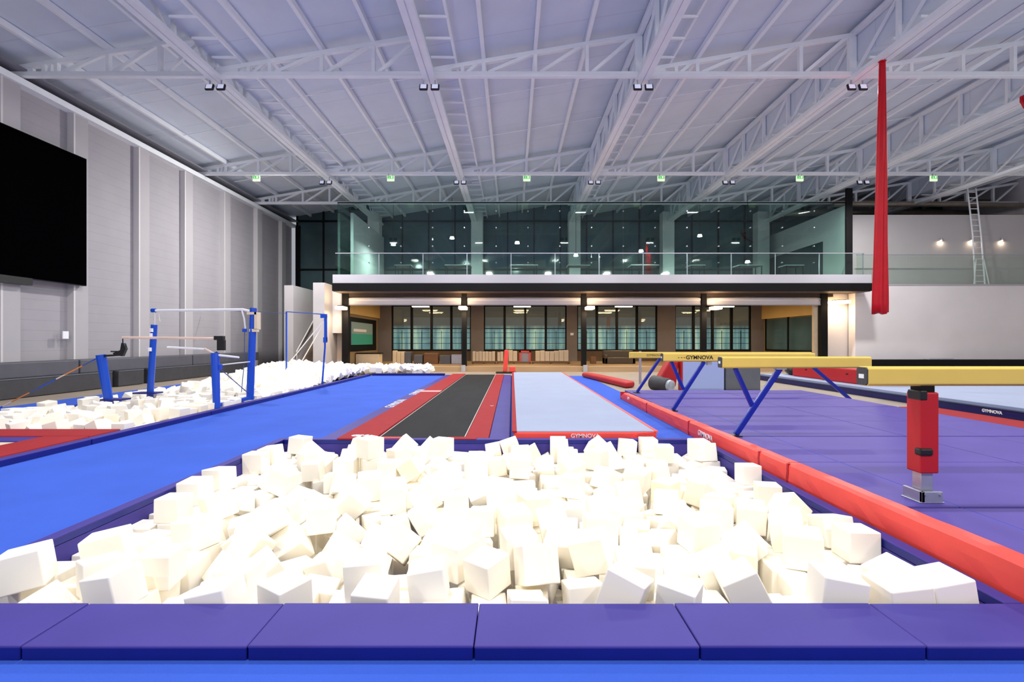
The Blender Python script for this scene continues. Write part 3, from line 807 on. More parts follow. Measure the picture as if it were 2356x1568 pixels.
# ------------------------------------------------------------------ foam cubes
# settled pile: x, y, z in mm, rotation in mrad, edge in mm
CUBE_DATA = [[-3077,3191,68,137,-1414,-2844,232],[-2395,3038,11,-165,-1777,8,220],[1882,2928,42,-1376,1682,48,236],[-162,3270,5,-14,3023,883,216],[2217,2892,15,1435,-8,1572,242],[-2325,3338,7,0,-3141,-1485,223],[160,3335,23,-1975,35,252,242],[555,3534,28,29,-266,-283,240],[-521,3155,-4,1453,4,1622,223],[2461,2894,47,4,2995,44,237],[1429,3138,-29,-1668,-2024,-13,225],[654,2928,44,290,148,1073,230],[2581,3787,-13,1570,13,1520,227],[2078,3605,24,-1065,1527,53,242],[-1323,2944,0,-1530,-50,1029,217],[-1678,2884,0,6,-1338,3135,227],[-2474,3945,1,1708,23,-1929,234],[-2845,3560,26,-1619,-158,397,244],[-920,3188,22,-406,-1539,-2599,237],[1436,3883,16,1559,-69,1794,223],[-392,3459,19,-578,-1551,27,235],[-781,2902,-1,16,-136,1461,215],[968,2924,-6,1558,93,-563,217],[-1789,4108,-166,-644,2602,297,227],[-3000,4470,24,-1570,1,3130,212],[-1681,3117,10,-8,0,1537,219],[-1980,4130,32,-321,-582,166,228],[1392,3395,-56,-178,2658,-194,240],[-1627,4311,-3,14,-10,293,224],[-868,3957,-87,930,-476,-1419,229],[-1979,3837,-62,-1023,-2786,-452,207],[461,3213,-161,-239,-1319,1922,238],[-1392,3817,-232,2768,-118,1334,223],[47,3592,38,-1609,-30,1858,228],[770,3194,35,290,1424,1758,225],[-1495,4771,-20,336,-719,-172,224],[-1116,4750,21,23,-3136,226,243],[1621,3579,-16,1918,0,-465,216],[2030,4290,9,-1589,118,-1957,223],[-2624,3224,4,86,-1424,2334,220],[-2419,5321,24,1646,-2815,-180,235],[377,3767,-31,-422,74,2780,221],[-2710,4647,-17,-1805,218,2371,232],[-2389,3679,-206,-48,-1673,1589,244],[1709,4221,37,-3109,9,-25,214],[20,4068,29,-1268,-1650,1579,239],[-781,4529,-75,376,-2161,-124,237],[681,3911,24,111,-3121,-5,243],[1941,3614,-222,2019,1606,310,233],[-3149,5013,10,109,-1496,-1749,232],[-504,4596,10,948,-1615,-863,219],[2128,3918,8,490,1448,70,222],[624,5218,7,-3141,-32,1136,213],[2577,4070,-27,-64,-1337,1621,234],[757,4199,47,302,-1837,1327,244],[-1670,5927,252,-1046,-1609,2004,230],[335,4035,21,446,-2085,1222,228],[1195,5167,-60,881,-1300,2196,234],[-3153,5434,15,319,-1642,-581,234],[-243,4164,13,1364,-1465,1726,207],[-3205,6326,-20,-19,-1585,-1575,244],[97,5908,45,-2909,108,17,236],[2378,3157,-3,1953,1230,610,214],[1949,3379,-221,1,-3123,1433,230],[190,4340,61,-1248,-1571,1581,233],[-410,5737,43,-1527,1620,-1314,241],[2596,5545,41,-7,-42,-1571,208],[1415,4274,-45,-688,-595,2882,235],[-828,4789,8,1271,1022,-41,245],[-352,3730,8,-204,92,2593,227],[1205,3624,-221,-655,-1596,471,235],[-1295,3355,-220,1382,-1,-1481,220],[-1439,4407,-183,-1807,-756,644,233],[-1456,5175,14,118,-22,322,242],[1350,5414,16,-731,-1744,1662,224],[1237,4151,-217,-312,219,2376,238],[1076,5757,-83,168,-445,-2866,243],[-2309,5855,0,-3091,49,-1518,205],[1446,4721,-4,-1287,1727,1452,210],[-2707,4973,-97,-1901,424,1330,226],[-323,5231,-98,491,555,-1174,224],[2409,4403,13,1145,-660,565,229],[-1124,4148,-189,-987,411,125,237],[2507,4945,-8,3093,-4,-221,216],[-1968,4388,8,1064,-1571,-1200,220],[-954,6917,42,-1223,1571,15,244],[2533,6635,40,-1406,12,-3084,233],[-1813,5406,-36,-1999,243,436,219],[-2725,2914,-98,3102,-512,-22,211],[1047,6259,34,1567,3,-686,226],[-764,5095,22,-1424,2777,510,244],[-1791,3661,-187,-525,-959,-1872,231],[-719,5512,13,825,-1588,-68,243],[703,5875,10,-634,2055,-1715,225],[2236,4145,-4,1318,-84,2729,237],[-1438,4129,-264,-1003,-178,1615,245],[-90,4552,33,-142,243,1406,232],[-1146,5723,47,2173,-13,-1696,205],[1993,5337,-141,54,-1959,-2682,238],[1771,3849,-54,2371,-23,-2007,230],[986,3966,-174,-1748,-1802,-39,234],[-1931,5866,15,-1572,-45,-1577,237],[-1399,5752,23,-54,-1556,1499,224],[-6811,8277,-568,-396,139,0,240],[-6360,8240,-168,-3141,0,1571,240],[1516,4971,18,-1571,0,-855,207],[1968,6554,40,1124,-1567,-1181,219],[2127,5728,-112,-292,847,1216,243],[-185,6049,-9,935,1431,-434,206],[-2923,3146,-190,-291,-762,3116,220],[1995,4830,9,96,1300,1940,210],[-570,4279,-131,-2081,555,-1712,215],[633,4911,-206,-3125,-73,-145,227],[-6413,8291,-624,-1323,-1571,0,231],[-3010,7161,29,1863,1674,130,232],[1266,3855,-217,-2116,1521,884,227],[403,6053,-32,-92,859,1463,206],[-3215,3544,-204,-1285,-1571,1305,226],[-1425,6373,31,-2157,1485,126,230],[-8015,8251,-632,0,0,-1819,216],[-6432,8266,-398,-865,1571,-1087,221],[1647,7214,-22,-208,1486,2975,219],[-2074,3713,-218,1823,598,1029,221],[-1017,4466,-193,-1549,215,-2831,238],[1211,3149,-209,71,-3139,-33,224],[-1623,3838,-317,1144,-765,1674,241],[-2950,4134,-199,1595,1,2893,232],[93,2908,-97,-108,1184,-1671,212],[1858,4502,12,1088,-1406,1396,231],[-45,5187,-94,1545,769,1174,236],[1096,4431,-212,-905,-1606,590,224],[-7031,8227,-404,0,0,3142,214],[-3135,6572,11,-279,-1737,183,232],[-7694,8273,-634,-2625,1571,0,212],[-413,3154,-224,-3141,-117,13,240],[-1753,4435,-219,-1065,-1551,-738,210],[-7069,8260,-625,-1571,0,106,229],[1076,4700,-206,1538,19,1593,245],[-7338,8258,-623,0,0,1694,233],[-1243,4636,-219,-3086,-21,-1082,227],[1945,7213,-1,5,1571,-3118,223],[-2274,6160,-29,-114,2694,1134,243],[80,3114,-163,-1571,1186,-1554,219],[-1232,6594,-4,1559,42,-1848,215],[-3202,3282,-189,-47,2,1571,245],[1295,6432,-93,-1386,815,-1367,214],[-3218,4433,-217,-1337,-1571,-226,223],[-2345,3105,-209,-17,1365,8,231],[-6715,8246,-320,960,-1393,682,210],[-633,3774,-192,-475,1713,1042,236],[-144,3136,-225,-94,1570,1541,217],[-6360,8850,-620,0,1571,0,240],[-2522,6295,-9,-1607,0,843,232],[1585,5516,1,730,1402,-280,206],[-2415,4557,-212,-216,-3042,-1154,219],[-6784,8258,77,64,-1130,2920,227],[-6393,9696,97,2775,-1509,135,243],[-2607,5205,-194,2367,1640,509,235],[-7446,8242,65,10,252,3142,241],[649,6812,15,-3015,-115,-95,238],[-1651,5941,17,-1572,-38,2035,241],[-646,4061,-224,2071,451,-105,242],[-6795,9766,90,-1017,1439,230,226],[-2238,5314,-192,-991,1952,-1256,214],[-6928,9508,-18,2776,-644,-136,222],[-848,5865,11,594,183,1174,216],[-7715,8298,-425,-1571,0,1230,206],[-2906,3400,-221,1572,43,1493,224],[-1525,7201,-1,-1494,2320,83,241],[-6426,8607,-624,1113,1571,-510,232],[-2405,3378,-214,1570,0,3018,220],[-1916,4944,-116,2590,-422,-1262,220],[1036,5520,-228,2478,524,385,214],[-6415,8512,-386,-1571,0,-1710,244],[980,3691,-214,-199,3121,-184,231],[-16,7048,-5,-339,-1895,465,241],[-6389,9654,-144,8,-61,3141,240],[-6454,9542,-618,1571,0,-1735,244],[-1017,3128,-223,-1487,-1459,19,241],[-7334,8311,-387,-288,1571,-1241,240],[-2734,6820,-32,2728,-698,1064,240],[-1969,5632,-79,43,-100,-1555,206],[-940,4170,-401,-1288,63,1727,242],[1659,5807,7,-7,-3066,1425,231],[1204,7170,-23,996,2557,-865,227],[-255,7097,-70,-328,940,1342,207],[-8121,8301,55,1646,-1736,912,241],[-6398,8808,-166,-1374,24,1518,233],[-6395,9326,-337,261,-704,-171,220],[2555,6891,31,-506,-1571,535,237],[-6363,9845,-624,1530,1571,0,231],[-6352,9586,-384,-1443,-1571,1443,224],[1852,3158,-241,100,-13,-1617,212],[-2419,3979,-214,25,-137,-378,206],[-2719,5997,-54,-930,-2455,-184,240],[437,5862,-209,-378,-1375,-1124,231],[2311,6495,-204,2891,1369,-60,243],[-6359,8238,60,2739,1571,-396,215],[2278,3670,-198,1571,-1,1604,210],[132,3324,-217,-1429,1165,-1400,206],[1613,3127,-229,1518,-1589,-1493,221],[-7215,9613,66,1317,-1658,1163,228],[2007,3833,-227,3142,-48,-137,215],[191,3602,-193,280,1523,1522,237],[489,5609,-196,11,3140,-1495,242],[-6403,9069,-183,177,18,3041,243],[-2947,3841,-137,1048,754,879,209],[-2648,5565,-56,2391,-301,-1559,211],[703,6315,25,1690,1376,-1485,237],[940,4226,-210,3074,-4,1338,238],[2434,5801,-211,-640,797,2353,242],[-7561,9041,54,-2882,-82,1729,240],[84,6521,30,-2,2877,-1375,233],[-8277,8261,-621,2977,-1571,-14,238],[-8040,8639,77,-1405,1326,-1782,228],[286,7202,-107,3067,-470,48,209],[2531,5495,-180,-37,19,307,239],[1291,6790,-17,-2553,744,-1047,206],[-2040,3124,-220,1614,-1740,-1244,223],[1366,4500,-198,3117,-98,-1250,226],[-8236,9094,80,2878,-279,614,232],[-6394,11010,-619,3142,0,-1494,242],[-2712,4006,-196,-2688,-1375,558,222],[-1190,5148,-44,1690,-892,-1491,223],[-6358,10658,-147,635,-1571,924,233],[-6358,9890,-181,0,0,3129,229],[-2203,5885,-215,-1648,-19,2045,237],[-2681,4611,-245,1254,-32,1538,217],[-9659,11436,83,1241,-1479,-1724,230],[-6452,9008,-401,-24,-2966,1708,207],[-1967,6170,40,-25,-2876,-1382,222],[-9938,10785,86,1705,43,-164,240],[2021,6611,-189,1574,1,197,240],[-7950,9254,62,3141,0,-66,239],[-6437,10658,-623,-2327,-1571,756,233],[-9409,9527,17,1458,3105,-45,208],[-6398,8530,-100,-1571,656,1517,233],[-1338,4891,-217,1571,0,-1255,225],[1430,5901,0,-117,-2902,1289,209],[140,5683,-206,-1406,3108,6,239],[-9437,9801,47,-1543,-1658,1164,231],[-6438,9205,-632,1571,0,1426,216],[423,5367,-215,-1777,-1509,-1349,213],[-242,5531,-135,-995,661,-1472,207],[-6370,12612,-386,0,-3142,-18,227],[-8102,10303,75,-321,-1571,-301,228],[-7906,9774,68,-1465,1299,-1621,232],[471,3485,-233,14,-77,-3113,207],[-779,3359,-217,2075,1456,-1035,230],[-6364,11244,-385,0,1658,1546,242],[-6390,10432,-389,1570,1600,-1456,241],[-6391,10749,-385,-923,-1571,850,243],[-2141,4075,-146,-2102,3,1734,236],[-775,6967,-212,-1991,1640,-413,236],[-742,3112,-214,126,-1555,-1668,236],[-6404,10336,79,1369,-1600,1685,222],[2501,5232,-192,-1591,2,-3009,219],[-6374,10129,-414,-1468,1571,0,225],[-69,3719,-196,-14,13,-2950,239],[-6366,10686,84,0,3141,-1543,231],[2430,6096,-193,1459,236,2872,240],[-6412,11695,-619,568,-1571,-445,242],[-1038,3646,-138,365,794,-1733,212],[-340,6610,-88,108,-2170,-1722,218],[-9540,12926,98,-7,3121,1535,228],[-8607,11623,44,-1565,-80,-147,219],[-8856,10578,46,-1495,-69,2669,217],[-9677,10432,-21,39,-782,-1418,238],[-6350,9836,-402,1571,0,-33,213],[10,6210,-21,2396,-167,268,221],[445,5151,-235,-1599,-3056,20,215],[-6374,13471,-385,-365,1571,-2016,238],[-6399,12524,-620,-7,-1571,0,240],[1367,4773,-229,-1642,73,836,215],[-248,3431,-216,-3071,4,-1506,224],[-7390,9283,35,-1970,-1711,-352,210],[-6376,11011,-161,-1571,0,1502,232],[-6358,12868,-180,106,-1571,-1711,229],[-8769,8734,26,-1836,1122,-1671,224],[-9659,12065,60,-252,1762,-1844,221],[-6597,8241,-122,-896,1748,683,211],[2564,6605,-194,0,1406,-1443,239],[-8373,11721,56,-2038,1509,-162,210],[-6417,12269,-160,773,1376,-2353,216],[-1348,3121,-222,-1277,-1566,-213,235],[-7538,8763,8,2293,1064,1239,209],[-9818,12949,31,-6,1017,3077,235],[-6457,13453,-622,-1382,-1571,1313,236],[1685,6988,-209,1589,-4,148,225],[-9107,10120,-3,1641,-2297,-365,236],[-7794,8245,5,-686,166,-1705,211],[-3200,5763,-228,3141,-59,-28,239],[779,5711,-242,-549,2045,-116,237],[-7032,8324,-180,-1396,1548,1625,227],[1936,6941,-178,1550,-1572,80,245],[-1091,5606,-209,3130,-7,-258,229],[287,3684,-446,-458,1790,1600,209],[-6396,12193,-630,-1381,-1571,0,221],[906,6036,-198,1563,1,1725,219],[1886,5775,-200,25,-7,3003,230]]
